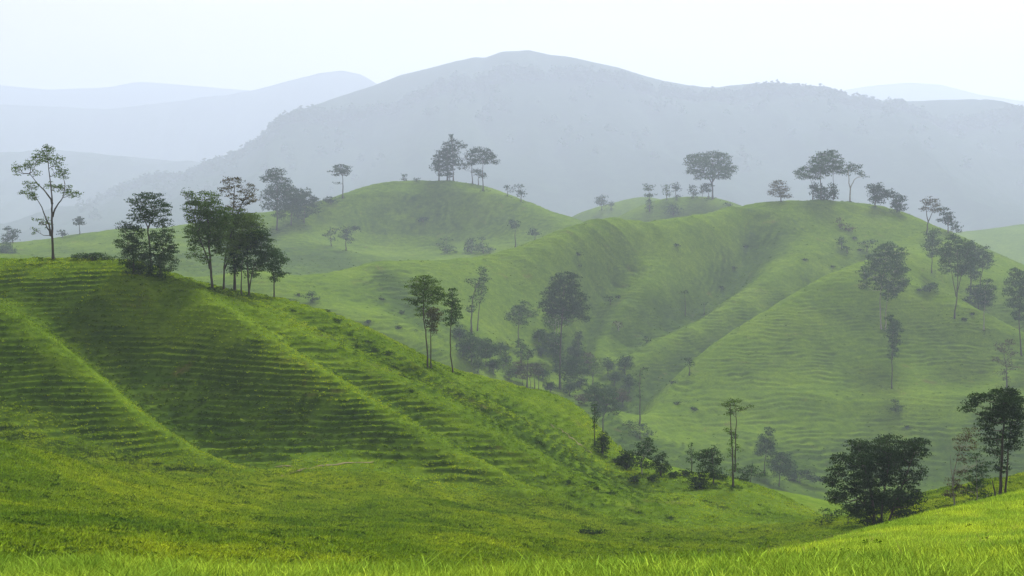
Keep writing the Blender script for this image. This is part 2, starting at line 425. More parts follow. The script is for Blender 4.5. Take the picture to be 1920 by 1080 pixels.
def grass_ground(name, greens, dry, scale=1.0, bump=0.25, fine=1.6, weeds=None):  # weeds: dark tones for rank weeds and painted shade
    m, nt, out = new_mat(name)
    tc = nt.nodes.new("ShaderNodeTexCoord").outputs['Object']
    big = noise(nt, tc, 0.035 * scale, 5, 0.6)
    mid = noise(nt, tc, 0.35 * scale, 5, 0.65)
    sml = noise(nt, tc, fine * scale, 6, 0.7)
    base = ramp(nt, big, [(0.32, greens[0]), (0.5, greens[1]), (0.68, greens[2])])
    c = mix(nt, 0.55, base, ramp(nt, mid, [(0.35, greens[0]), (0.52, greens[1]), (0.66, greens[2])]))
    if weeds:      # rank weeds and painted shade darken steep slopes and gullies
        at = nt.nodes.new("ShaderNodeAttribute"); at.attribute_name = "weed_shade"
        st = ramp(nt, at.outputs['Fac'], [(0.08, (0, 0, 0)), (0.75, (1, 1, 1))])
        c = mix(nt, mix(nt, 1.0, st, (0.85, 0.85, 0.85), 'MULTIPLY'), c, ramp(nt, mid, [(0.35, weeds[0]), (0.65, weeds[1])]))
    dr = ramp(nt, noise(nt, tc, 0.12 * scale, 7, 0.72, 0.6), [(0.60, (0, 0, 0)), (0.72, (1, 1, 1))])
    c = mix(nt, mix(nt, 1.0, dr, (0.55, 0.55, 0.55), 'MULTIPLY'), c, dry)
    c = mix(nt, 0.75, c, mix(nt, 1.0, c, ramp(nt, sml, [(0.30, (0.45, 0.5, 0.45)), (0.55, (1, 1, 1)), (0.75, (1.35, 1.25, 1.1))]), 'MULTIPLY'))
    b = nt.nodes.new("ShaderNodeBsdfPrincipled")
    b.inputs['Roughness'].default_value = 1.0
    b.inputs['Specular IOR Level'].default_value = 0.0
    nt.links.new(c, b.inputs['Base Color'])
    bp = nt.nodes.new("ShaderNodeBump")
    bp.inputs['Strength'].default_value = 0.5
    bp.inputs['Distance'].default_value = bump
    nt.links.new(noise(nt, tc, fine * scale * 1.2, 8, 0.75), bp.inputs['Height'])
    nt.links.new(bp.outputs[0], b.inputs['Normal'])
    nt.links.new(b.outputs[0], out.inputs['Surface'])
    return m

M = {}
M['ground'] = grass_ground("pasture", [(0.043, 0.082, 0.007), (0.075, 0.128, 0.009), (0.112, 0.170, 0.013)], (0.11, 0.085, 0.035), weeds=[(0.020, 0.043, 0.007), (0.038, 0.070, 0.009)])  # the weed tones double as shade on steep ground
M['mountain'] = grass_ground("wooded_slope", [(0.010, 0.022, 0.012), (0.018, 0.034, 0.018), (0.035, 0.055, 0.026)], (0.04, 0.045, 0.028), scale=0.08, bump=3.0)

def leafmat(name, col, var=0.4, trans=0.25, patch=None):
    m, nt, out = new_mat(name)
    tc = nt.nodes.new("ShaderNodeTexCoord").outputs['Object']
    oi = nt.nodes.new("ShaderNodeObjectInfo").outputs['Random']
    geo = nt.nodes.new("ShaderNodeNewGeometry").outputs['Random Per Island']
    lo = tuple(c * (1 - var) for c in col); hi = tuple(min(1, c * (1 + var * 1.2)) for c in col)
    c1 = ramp(nt, geo, [(0.0, lo), (0.5, col), (1.0, hi)])
    c2 = ramp(nt, noise(nt, tc, 0.5, 3), [(0.35, (0.7, 0.75, 0.7)), (0.65, (1.25, 1.2, 1.0))])
    c = mix(nt, 1.0, c1, c2, 'MULTIPLY')
    c = mix(nt, 1.0, c, ramp(nt, oi, [(0, (0.85, 0.9, 0.85)), (1, (1.15, 1.1, 1.1))]), 'MULTIPLY')
    if patch:       # each clump takes its tint from the patch of ground it grows on
        loc = nt.nodes.new("ShaderNodeObjectInfo").outputs['Location']
        c = mix(nt, 1.0, c, ramp(nt, noise(nt, loc, patch[0], 5, 0.6), [(0.33, (0.55, 0.68, 0.75)), (0.48, (0.95, 0.98, 0.95)), (0.66, (1.45, 1.28, 1.0))]), 'MULTIPLY')
        c = mix(nt, 1.0, c, ramp(nt, noise(nt, loc, patch[1], 3, 0.6), [(0.35, (0.72, 0.80, 0.8)), (0.65, (1.25, 1.18, 1.05))]), 'MULTIPLY')
    d = nt.nodes.new("ShaderNodeBsdfDiffuse"); t = nt.nodes.new("ShaderNodeBsdfTranslucent")
    nt.links.new(c, d.inputs['Color']); nt.links.new(c, t.inputs['Color'])
    ms = nt.nodes.new("ShaderNodeMixShader"); ms.inputs[0].default_value = trans
    nt.links.new(d.outputs[0], ms.inputs[1]); nt.links.new(t.outputs[0], ms.inputs[2])
    nt.links.new(ms.outputs[0], out.inputs['Surface'])
    return m

M['leaf_dark'] = leafmat("leaves_dark", (0.032, 0.066, 0.020))
M['leaf_black'] = leafmat("leaves_very_dark", (0.023, 0.046, 0.016))
M['leaf_mid'] = leafmat("leaves_green", (0.065, 0.115, 0.020))
M['leaf_pale'] = leafmat("leaves_light_green", (0.085, 0.14, 0.03))
M['leaf_brown'] = leafmat("leaves_brownish", (0.070, 0.065, 0.035))
M['grass_blade'] = leafmat("grass_blades", (0.26, 0.375, 0.050), 0.5, 0.5, (0.35, 1.6))
M['straw'] = leafmat("dry_straw", (0.34, 0.30, 0.12), 0.3, 0.3)
M['grass_tuft'] = leafmat("grass_tufts", (0.165, 0.245, 0.018), 0.55, 0.5, (0.07, 0.45))
M['weed'] = leafmat("weed_leaves", (0.062, 0.110, 0.012), 0.5, 0.35, (0.07, 0.45))

def barkmat(name, a, b):
    m, nt, out = new_mat(name)
    tc = nt.nodes.new("ShaderNodeTexCoord").outputs['Object']
    mp = nt.nodes.new("ShaderNodeMapping"); mp.inputs['Scale'].default_value = (3, 3, 0.6)
    nt.links.new(tc, mp.inputs['Vector'])
    c = ramp(nt, noise(nt, mp.outputs[0], 2.0, 6, 0.7), [(0.35, a), (0.65, b)])
    bs = nt.nodes.new("ShaderNodeBsdfPrincipled"); bs.inputs['Roughness'].default_value = 0.9
    bs.inputs['Specular IOR Level'].default_value = 0.15
    nt.links.new(c, bs.inputs['Base Color']); nt.links.new(bs.outputs[0], out.inputs['Surface'])
    return m
M['bark'] = barkmat("bark", (0.035, 0.028, 0.022), (0.085, 0.072, 0.058))
M['bark_pale'] = barkmat("pale_bark", (0.16, 0.14, 0.12), (0.34, 0.31, 0.27))
M['soil'] = barkmat("bare_soil", (0.075, 0.080, 0.025), (0.150, 0.125, 0.055))

# ---------------------------------------------------------------- mesh helpers
def mesh_from_np(name, verts, faces, mat, parent=None, smooth=False, link=True):
    """faces: (n,3) or (n,4) array"""
    me = bpy.data.meshes.new(name)
    verts = np.asarray(verts, np.float32); faces = np.asarray(faces, np.int32)
    me.vertices.add(len(verts)); me.vertices.foreach_set("co", verts.ravel())
    k = faces.shape[1]
    me.loops.add(faces.size); me.loops.foreach_set("vertex_index", faces.ravel())
    me.polygons.add(len(faces)); me.polygons.foreach_set("loop_start", np.arange(0, faces.size, k, dtype=np.int32))
    me.polygons.foreach_set("loop_total", np.full(len(faces), k, np.int32))
    if smooth: me.polygons.foreach_set("use_smooth", np.ones(len(faces), bool))
    me.update(calc_edges=True)
    me.materials.append(mat)
    o = bpy.data.objects.new(name, me)
    if link: COL.objects.link(o)
    if parent: o.parent = parent
    return o

# ---------------------------------------------------------------- the ground: one sheet to the horizon
def seg(*a): return np.concatenate(a)
rows = seg(np.exp(np.linspace(math.log(0.6), math.log(45), 170))[:-1],
           np.linspace(45, 118, 150)[:-1], np.linspace(118, 192, 400)[:-1], np.linspace(192, 345, 50)[:-1],
           np.linspace(345, 650, 420)[:-1], np.linspace(650, 980, 190)[:-1], np.exp(np.linspace(math.log(980), math.log(1900), 60))[:-1],
           np.exp(np.linspace(math.log(1900), math.log(10000), 16)))
cols = np.radians(seg(np.linspace(-180, -32, 50)[:-1], np.linspace(-32, -21.5, 40)[:-1], np.linspace(-21.5, 21.5, 620)[:-1], np.linspace(21.5, 32, 40)[:-1], np.linspace(32, 180, 50)[:-1]))
tg, rg = np.meshgrid(cols, rows, indexing='ij')
gx = rg * np.sin(tg); gy = rg * np.cos(tg)
gz, _, riser = h_ground(gx.ravel(), gy.ravel(), phase=True)
gz = gz.reshape(gx.shape)
nc, nr = gx.shape
idx = np.arange(nc * nr).reshape(nc, nr)
nx = np.roll(idx, -1, axis=0)
q = np.stack([idx[:, :-1], idx[:, 1:], nx[:, 1:], nx[:, :-1]], -1).reshape(-1, 4)
vv = np.stack([gx, gy, gz], -1).reshape(-1, 3)
# close the hole under the camera
vv = np.vstack([vv, [[0, 0, ground_z(0, 0.6)]]])
cap = np.stack([np.full(nc, nc * nr), idx[:, 0], nx[:, 0], nx[:, 0]], -1)[:, :3]
g = mesh_from_np("ground", vv, np.vstack([q, np.stack([cap[:, 0], cap[:, 1], cap[:, 2], cap[:, 2]], -1)])[:len(q)], M['ground'], smooth=True)
g['kind'] = 'structure'
_v = weed_shade(vv[:, 0], vv[:, 1])
_v[:len(riser)] += riser * np.where(np.hypot(gx, gy).ravel() < 280, 0.85, 0.30)      # shade and rank growth painted dark on the terrace risers
_at = g.data.attributes.new("weed_shade", 'FLOAT', 'POINT'); _at.data.foreach_set("value", _v.astype(np.float32))

# ---------------------------------------------------------------- far ranges
def far_range(name, prof, d, front, back, base, seed, rough, dense=1.0, wander=0.0):
    px = np.array([p[0] for p in prof], float); py = np.array([p[1] for p in prof], float)
    nxx = int(360 * dense); nyy = int(110 * dense)
    xs = np.linspace(px[0], px[-1], nxx)
    ys = np.concatenate([np.linspace(-front, 0, nyy), np.linspace(0, back, nyy // 2)[1:]])
    gxx, gyy = np.meshgrid((xs - 960) / F * d, ys, indexing='ij')
    top = -(np.interp(xs, px, py) - HY) / F * d
    top = top[:, None]
    # spurs run down towards the viewer: sample the crest profile along slanted lines
    n1 = fbm(gxx / (front * 0.22) + 0.4 * gyy / front, gyy / (front * 0.8), 5, seed)
    t = np.where(gyy < 0, 1 + gyy / front, 1 - gyy / back)
    fall = smooth01(t) * 0.6 + t * 0.4
    ridge = 1 - np.abs(fbm(gxx / (front * 0.30), gyy / (front * 0.9) + 3, 4, seed + 5)) * 2
    z = base + (top - base) * fall + rough * (n1 + 0.8 * (ridge - 0.6)) * np.sin(np.pi * np.clip(1 - t, 0, 1)) ** 0.8 * (gyy < 0)
    z = z + 0.018 * rough * fbm(gxx / 15, gyy / 15, 3, seed + 9)
    yy = gyy + d + wander * fbm(gxx / 400, gxx * 0, 2, seed + 50)
    ii = np.arange(gxx.size).reshape(gxx.shape)
    q = np.stack([ii[:-1, :-1], ii[1:, :-1], ii[1:, 1:], ii[:-1, 1:]], -1).reshape(-1, 4)
    # keep the crest row in line with the profile although its depth wanders
    kx = yy / (gyy + d)
    o = mesh_from_np(name, np.stack([gxx, yy, z], -1).reshape(-1, 3), q, M['mountain'], smooth=True)
    o['kind'] = 'structure'
    return gxx, yy, z

MT = far_range("mountain", [(200, 420), (380, 330), (450, 285), (520, 248), (560, 226), (600, 207), (650, 182), (700, 161), (750, 141), (800, 129), (850, 116), (890, 108), (910, 111), (940, 99), (990, 94), (1030, 103),
    (1080, 110), (1130, 122), (1180, 135), (1240, 151), (1300, 163), (1340, 166), (1390, 159), (1450, 156), (1500, 161), (1550, 173), (1600, 188), (1680, 190), (1760, 190), (1840, 195), (1920, 206), (2100, 240), (2400, 300), (2700, 420)],
    4400, 1800, 1600, -72, 101, 80, 1.4)
LO = far_range("foothill", [(-900, 330), (-300, 292), (0, 288), (100, 280), (200, 290), (330, 302), (430, 306), (520, 316), (640, 340), (760, 372), (820, 400)], 5200, 1300, 1000, -72, 140, 90)
far_range("distant_hill", [(-900, 220), (-300, 190), (0, 196), (100, 200), (200, 205), (330, 190), (420, 180), (480, 168), (540, 152), (600, 137), (640, 132), (675, 139), (700, 153), (760, 190), (900, 230), (1100, 260), (1300, 400)], 7000, 1200, 1100, -72, 160, 110)
far_range("distant_ridge", [(-1200, 170), (-300, 162), (0, 160), (90, 168), (200, 164), (260, 153), (330, 158), (420, 166), (500, 172), (700, 180), (900, 190), (1300, 200), (1560, 172), (1640, 160), (1700, 155), (1760, 158), (1840, 178), (1920, 190), (2100, 190), (2700, 220), (3000, 400)], 8300, 1100, 1000, -72, 190, 80)

# ---------------------------------------------------------------- sky is the world; the air is a box of haze
xm, ym0, ym1, z0, z1 = 10600.0, -10600.0, 10600.0, -200.0, 800.0
hv = [(-xm, ym0, z0), (xm, ym0, z0), (xm, ym1, z0), (-xm, ym1, z0), (-xm, ym0, z1), (xm, ym0, z1), (xm, ym1, z1), (-xm, ym1, z1)]
hf = [(0, 3, 2, 1), (4, 5, 6, 7), (0, 1, 5, 4), (1, 2, 6, 5), (2, 3, 7, 6), (3, 0, 4, 7)]
m, nt, out = new_mat("haze_air")
pv = nt.nodes.new("ShaderNodeVolumePrincipled")
pv.inputs['Color'].default_value = (0.59, 0.676, 0.86, 1)
pv.inputs['Density'].default_value = 0.00025
pv.inputs['Anisotropy'].default_value = 0.25
nt.links.new(pv.outputs[0], out.inputs['Volume'])
hz = mesh_from_np("haze", hv, hf, m)
hz['kind'] = 'stuff'
# ---------------------------------------------------------------- grass and weeds, scattered as stuff
def blade_mesh(name, n, spread, hgt, wid, mat, lean=0.5, seed=0, leafy=False):
    r = np.random.default_rng(seed)
    vs, fs = [], []
    for k in range(n):
        a = r.uniform(0, 2 * np.pi); q = spread * math.sqrt(r.uniform())
        bx, by = q * math.cos(a), q * math.sin(a)
        da = r.uniform(0, 2 * np.pi) if not leafy else a + r.normal() * .6
        h = hgt * r.uniform(0.55, 1.15); le = h * lean * r.uniform(0.2, 1.3)
        dx, dy = math.cos(da), math.sin(da)
        wa = r.uniform(0, 2 * np.pi); wx, wy = math.cos(wa) * wid / 2, math.sin(wa) * wid / 2
        i = len(vs)
        for t, wf in ((0, 0.8), (0.45, 1.0), (0.8, 0.6)):
            cx = bx + dx * le * t ** 2; cy = by + dy * le * t ** 2; cz = h * (t - 0.18 * t * t * lean)
            vs += [(cx - wx * wf, cy - wy * wf, cz), (cx + wx * wf, cy + wy * wf, cz)]
        vs.append((bx + dx * le, by + dy * le, h * (1 - 0.2 * lean)))
        fs += [(i, i + 1, i + 3), (i, i + 3, i + 2), (i + 2, i + 3, i + 5), (i + 2, i + 5, i + 4), (i + 4, i + 5, i + 6)]
    return mesh_from_np(name, vs, fs, mat, link=False)

def weed_mesh(name, n, rad, hgt, leaf, mat, seed=0):
    r = np.random.default_rng(seed)
    vs, fs = [], []
    for k in range(n):
        a = r.uniform(0, 2 * np.pi); q = rad * math.sqrt(r.uniform())
        c = np.array([q * math.cos(a), q * math.sin(a), hgt * (1 - 0.7 * (q / rad) ** 2) * r.uniform(0.35, 1.0)])
        u = r.normal(size=3); u[2] *= 0.6; u /= np.linalg.norm(u)
        w = np.cross(u, r.normal(size=3)); w /= np.linalg.norm(w)
        L_ = leaf * r.uniform(0.6, 1.3)
        i = len(vs)
        vs += [tuple(c - u * L_), tuple(c + w * L_ * .45), tuple(c + u * L_), tuple(c - w * L_ * .45)]
        fs += [(i, i + 1, i + 2), (i, i + 2, i + 3)]
    return mesh_from_np(name, vs, fs, mat, link=False)

def scatter(name, protos, pts, scl, rot, label, cat='grass'):
    """one object of vertices; geometry nodes put a plant on each"""
    me = bpy.data.meshes.new(name)
    me.vertices.add(len(pts)); me.vertices.foreach_set("co", np.asarray(pts, np.float32).ravel())
    for nm, arr, ty in (("scl", scl, 'FLOAT'), ("rz", rot, 'FLOAT')):
        at = me.attributes.new(nm, ty, 'POINT'); at.data.foreach_set("value", np.asarray(arr, np.float32))
    pk = me.attributes.new("pick", 'INT', 'POINT'); pk.data.foreach_set("value", rng.integers(0, len(protos), len(pts)).astype(np.int32))
    o = bpy.data.objects.new(name, me); COL.objects.link(o)
    ng = bpy.data.node_groups.new(name + "_nodes", 'GeometryNodeTree')
    ng.interface.new_socket("Geometry", in_out='INPUT', socket_type='NodeSocketGeometry')
    ng.interface.new_socket("Geometry", in_out='OUTPUT', socket_type='NodeSocketGeometry')
    N_ = ng.nodes
    gi = N_.new("NodeGroupInput"); go = N_.new("NodeGroupOutput")
    ip = N_.new("GeometryNodeInstanceOnPoints")
    gti = N_.new("GeometryNodeGeometryToInstance")
    for pr in protos:
        oi = N_.new("GeometryNodeObjectInfo"); oi.inputs['Object'].default_value = pr
        ng.links.new(oi.outputs['Geometry'], gti.inputs[0])
    def attr(nm, ty):
        a = N_.new("GeometryNodeInputNamedAttribute"); a.data_type = ty; a.inputs['Name'].default_value = nm
        return a.outputs['Attribute']
    cx = N_.new("ShaderNodeCombineXYZ"); ng.links.new(attr("rz", 'FLOAT'), cx.inputs['Z'])
    ng.links.new(gi.outputs[0], ip.inputs['Points'])
    ng.links.new(gti.outputs[0], ip.inputs['Instance'])
    ip.inputs['Pick Instance'].default_value = True
    ng.links.new(attr("pick", 'INT'), ip.inputs['Instance Index'])
    ng.links.new(cx.outputs[0], ip.inputs['Rotation'])
    ng.links.new(attr("scl", 'FLOAT'), ip.inputs['Scale'])
    ng.links.new(ip.outputs[0], go.inputs[0])
    md = o.modifiers.new("plants", 'NODES'); md.node_group = ng
    o['kind'] = 'stuff'; o['label'] = label; o['category'] = cat
    return o

def sample(n, d0, d1, half=0.375):
    """points spread evenly over the wedge of ground in front of the viewer"""
    d = np.sqrt(rng.uniform(d0 ** 2, d1 ** 2, n)); x = rng.uniform(-half, half, n) * d
    return x, d

def slope_at(x, y, e=0.6):
    """steepness of the shade side, the one that turns its back to the sun"""
    h = h_base(x, y)
    return np.maximum(0, 0.45 * (h_base(x + e, y) - h) + 0.85 * (h_base(x, y + e) - h)) / e

# foreground knoll
bl = [blade_mesh("grass_clump", 20, 0.055, 0.125, 0.0052, M['grass_blade'], 0.6, 10 + k) for k in range(6)]
x, y = sample(52000, 3.6, 13.5, 0.62)
clumpy = fbm(x / 0.9, y / 0.9, 3, 61)
s = (0.86 + 0.6 * clumpy + 0.3 * fbm(x / 4, y / 4, 2, 62) + rng.normal(0, 0.16, len(x))).clip(0.35, 1.8)
scatter("grass", bl, np.stack([x, y, h_ground(x, y) - 0.01], -1), s, rng.uniform(0, 6.28, len(x)), "fresh yellow green grass blades along the near edge of the knoll")
fine = [blade_mesh("fine_grass_clump", 26, 0.085, 0.062, 0.0042, M['grass_blade'], 0.4, 110 + k) for k in range(6)]
x, y = sample(300000, 13, 50, 0.58)
k = (x > -0.02 * y + 0.3)
x, y = x[k], y[k]
s = (0.95 + 0.45 * fbm(x / 1.2, y / 1.2, 3, 63) + 0.5 * fbm(x / 6, y / 6, 2, 64) + rng.normal(0, 0.14, len(x))).clip(0.35, 1.8) * (1.0 + (y - 13) / 60)
scatter("fine_grass", fine, np.stack([x, y, h_ground(x, y) - 0.01], -1), s, rng.uniform(0, 6.28, len(x)), "short fine bright grass on the rise at the lower right")
big = [blade_mesh("tall_grass_clump", 9, 0.06, 0.24, 0.009, M['grass_blade'], 0.95, 30 + k) for k in range(4)]
x, y = sample(520, 5.2, 9.5, 0.40)
k = (fbm(x / 1.3, y / 1.3, 2, 65) > 0.0) & (x < 1.2)
x, y = x[k], y[k]
scatter("tall_grass", big, np.stack([x, y, h_ground(x, y) - 0.01], -1), rng.uniform(0.4, 1.1, len(x)), rng.uniform(0, 6.28, len(x)), "longer arching grass tufts along the bottom edge of the knoll")
x, y = sample(900, 5.2, 40, 0.40)
scatter("dry_grass", [blade_mesh("dry_stalks", 5, 0.05, 0.20, 0.005, M['straw'], 0.8, 80 + k) for k in range(3)], np.stack([x, y, h_ground(x, y) - 0.01], -1), rng.uniform(0.5, 1.1, len(x)), rng.uniform(0, 6.28, len(x)), "scattered dry straw-coloured stalks in the foreground grass")

x, y = sample(1000, 5.5, 46, 0.50)
k =  ((y < 13) | (x > 0))
x, y = x[k], y[k]
scatter("broadleaf_weeds", [weed_mesh("broadleaf_weed", 16, 0.07, 0.09, 0.022, M['weed'], 120 + k) for k in range(3)], np.stack([x, y, h_ground(x, y) + 0.02], -1), rng.uniform(0.4, 0.9, len(x)), rng.uniform(0, 6.28, len(x)), "small dark broad-leaved weeds among the foreground grass", "weeds")

# rough pasture on the basin floor and the left hill
tf = [blade_mesh("pasture_tuft", 14, 0.20, 0.22, 0.045, M['grass_tuft'], 0.8, 40 + k, leafy=True) for k in range(5)]
wd = [weed_mesh("weed_clump", 22, 0.24, 0.20, 0.07, M['weed'], 50 + k) for k in range(5)]
x, y = sample(200000, 36, 195)
xa, ya = sample(130000, 44, 125)
x = np.concatenate([x, xa]); y = np.concatenate([y, ya])
zt, ph, _ = h_ground(x, y, phase=True)
vg_ = weed_shade(x, y); pf = fbm(x / 1.8, y / 1.8, 2, 72); pn = fbm(x / 9, y / 9, 3, 71)
vis = (zt + 1.2) > -0.29 * y                    # skip ground that lies under the frame
u = rng.uniform(size=len(x))
row = smooth01(0.25 + 1.3 * ph)                  # weeds stand along the lips of the terraces
weedy = (u < (0.05 + 0.85 * np.clip(vg_, 0, 1)) * (0.15 + 0.85 * row)) & vis & (pf > -0.35)
weedy |= (rng.uniform(size=len(x)) < 0.16 * smooth01(0.15 + 3.0 * pf) * smooth01(0.6 + 2 * pn)) & vis & (y < 125)
keepg = (~weedy) & vis & (rng.uniform(size=len(x)) < np.where(y < 128, 0.95, 0.8 * (0.35 + 0.65 * row) * (1 - 0.8 * smooth01(vg_ * 1.3))))
ww = np.nonzero(weedy)[0]; gg = np.nonzero(keepg)[0]
scatter("weeds", wd, np.stack([x[ww], y[ww], zt[ww] - 0.03], -1), rng.uniform(0.5, 1.2, len(ww)) * (1 + 0.4 * pn[ww]) * np.where(y[ww] < 125, 1.1, 1.0), rng.uniform(0, 6.28, len(ww)), "dark green weeds in rows on the steep terraced face of the left hill", "weeds")
scatter("pasture_grass", tf, np.stack([x[gg], y[gg], zt[gg] - 0.02], -1), rng.uniform(0.4, 0.95, len(gg)) * (1 + 0.5 * pn[gg]), rng.uniform(0, 6.28, len(gg)), "short pasture grass on the basin floor and the hill crests")
# sparser rough growth on the middle hills
x, y = sample(110000, 345, 770)
zt, ph, _ = h_ground(x, y, phase=True)
vg_ = weed_shade(x, y)
k = rng.uniform(size=len(x)) < 0.02 + 0.6 * np.clip(vg_ - 0.25, 0, 1) * smooth01(0.4 + ph)
ww = np.nonzero(k)[0]
scatter("hillside_weeds", wd, np.stack([x[ww], y[ww], zt[ww] - 0.05], -1), rng.uniform(1.1, 3.0, len(ww)), rng.uniform(0, 6.28, len(ww)), "low dark weeds speckling the middle hills", "weeds")

# forest fringe along the crests of the mountain, too far off to count
fr = [weed_mesh("far_tree", 46, 5.5, 14.0, 2.4, M['leaf_black'], 90 + k) for k in range(4)]
gxx, gyy, gz_ = MT
ic = rng.integers(0, gxx.shape[0], 5200); jc = np.clip((109 + rng.normal(0, 1, 5200) * np.where(rng.uniform(size=5200) < 0.72, 0.8, 22)).astype(int), 20, 112)
px_, py_, pz_ = gxx[ic, jc] + rng.normal(0, 5, 5200), gyy[ic, jc], gz_[ic, jc]
cl = (fbm(px_ / 150, jc / 9.0, 3, 95) > -0.05) | ((jc > 106) & (fbm(px_ / 70, jc * 0.0, 3, 96) > -0.28))
scatter("distant_forest", fr, np.stack([px_, py_, pz_ - 1.0], -1)[cl], rng.uniform(0.8, 2.6, cl.sum()), rng.uniform(0, 6.28, cl.sum()), "far-off trees fringing the skyline and ribs of the hazy mountain", "forest")
# ---------------------------------------------------------------- trees
def tube(points, radii, sides=6):
    """tapered round limb through points"""
    P = np.array(points, float); n = len(P)
    vs, fs = [], []
    for i in range(n):
        t = P[min(i + 1, n - 1)] - P[max(i - 1, 0)]
        t /= (np.linalg.norm(t) + 1e-9)
        u = np.cross(t, [0, 1, 0.15]); u /= (np.linalg.norm(u) + 1e-9)
        w = np.cross(t, u)
        for k in range(sides):
            a = 2 * np.pi * k / sides
            vs.append(P[i] + radii[i] * (u * math.cos(a) + w * math.sin(a)))
    for i in range(n - 1):
        for k in range(sides):
            a = i * sides + k; b = i * sides + (k + 1) % sides
            fs.append((a, b, b + sides, a + sides))
    return vs, fs

class Geo:
    def __init__(self): self.v = []; self.f = []
    def add(self, vs, fs):
        o = len(self.v); self.v += list(vs); self.f += [tuple(o + i for i in q) for q in fs]
    def build(self, name, mat, parent, smooth=True):
        if not self.f: return None
        return mesh_from_np(name, self.v, self.f, mat, parent, smooth)

def foot(bx, by, lo, hi):
    """ground point on the view line through a pixel, within a range of distances"""
    d = np.linspace(lo, hi, 400)
    x = (bx - 960) / F * d
    z = h_ground(x, d)
    row = HY - z / d * F
    # must be seen: nothing nearer stands higher in the picture
    dd = np.exp(np.linspace(math.log(4), math.log(hi), 700))
    rr = HY - h_ground((bx - 960) / F * dd, dd) / dd * F
    block = np.minimum.accumulate(rr)
    vis = row <= np.interp(d, dd, block) + 1.5
    cost = np.abs(row - by) + np.where(vis, 0, 6)
    i = int(np.argmin(cost))
    return d[i], x[i], z[i], row[i]

def leaves(geo, c, rad, n, size, r, flat=0.35):
    """leaf-sized folded quads spread through flat pads inside an ellipsoid"""
    k = max(3, int(n / 13))
    for _ in range(k):
        u = r.normal(size=3); u /= np.linalg.norm(u); q = r.uniform(0.25, 1.0) ** 0.45
        pc = c + u * q * rad * np.array([1, 1, 0.95])
        pr = size * r.uniform(2.0, 4.2)
        m = 13
        a = r.uniform(0, 2 * np.pi, m); rr = pr * np.sqrt(r.uniform(0, 1, m))
        pts = np.stack([rr * np.cos(a), rr * np.sin(a), r.normal(0, pr * 0.17, m) - 0.12 * rr], -1) + pc
        nrm = r.normal(size=(m, 3)) * np.array([0.75, 0.75, 0.5]); nrm[:, 2] += flat * r.uniform(0.2, 2.2, m)
        nrm /= np.linalg.norm(nrm, axis=1)[:, None]
        t = np.cross(nrm, r.normal(size=(m, 3))); t /= np.linalg.norm(t, axis=1)[:, None]
        b = np.cross(nrm, t)
        s = size * r.uniform(0.45, 1.0, m)[:, None]
        o = len(geo.v)
        fold = nrm * s * 0.18
        q4 = np.stack([pts - t * s, pts + b * s * 0.5 + fold, pts + t * s * 0.9, pts - b * s * 0.5 + fold], 1).reshape(-1, 3)
        geo.v += list(q4)
        geo.f += [(o + 4 * i, o + 4 * i + 1, o + 4 * i + 2, o + 4 * i + 3) for i in range(m)]
    return k

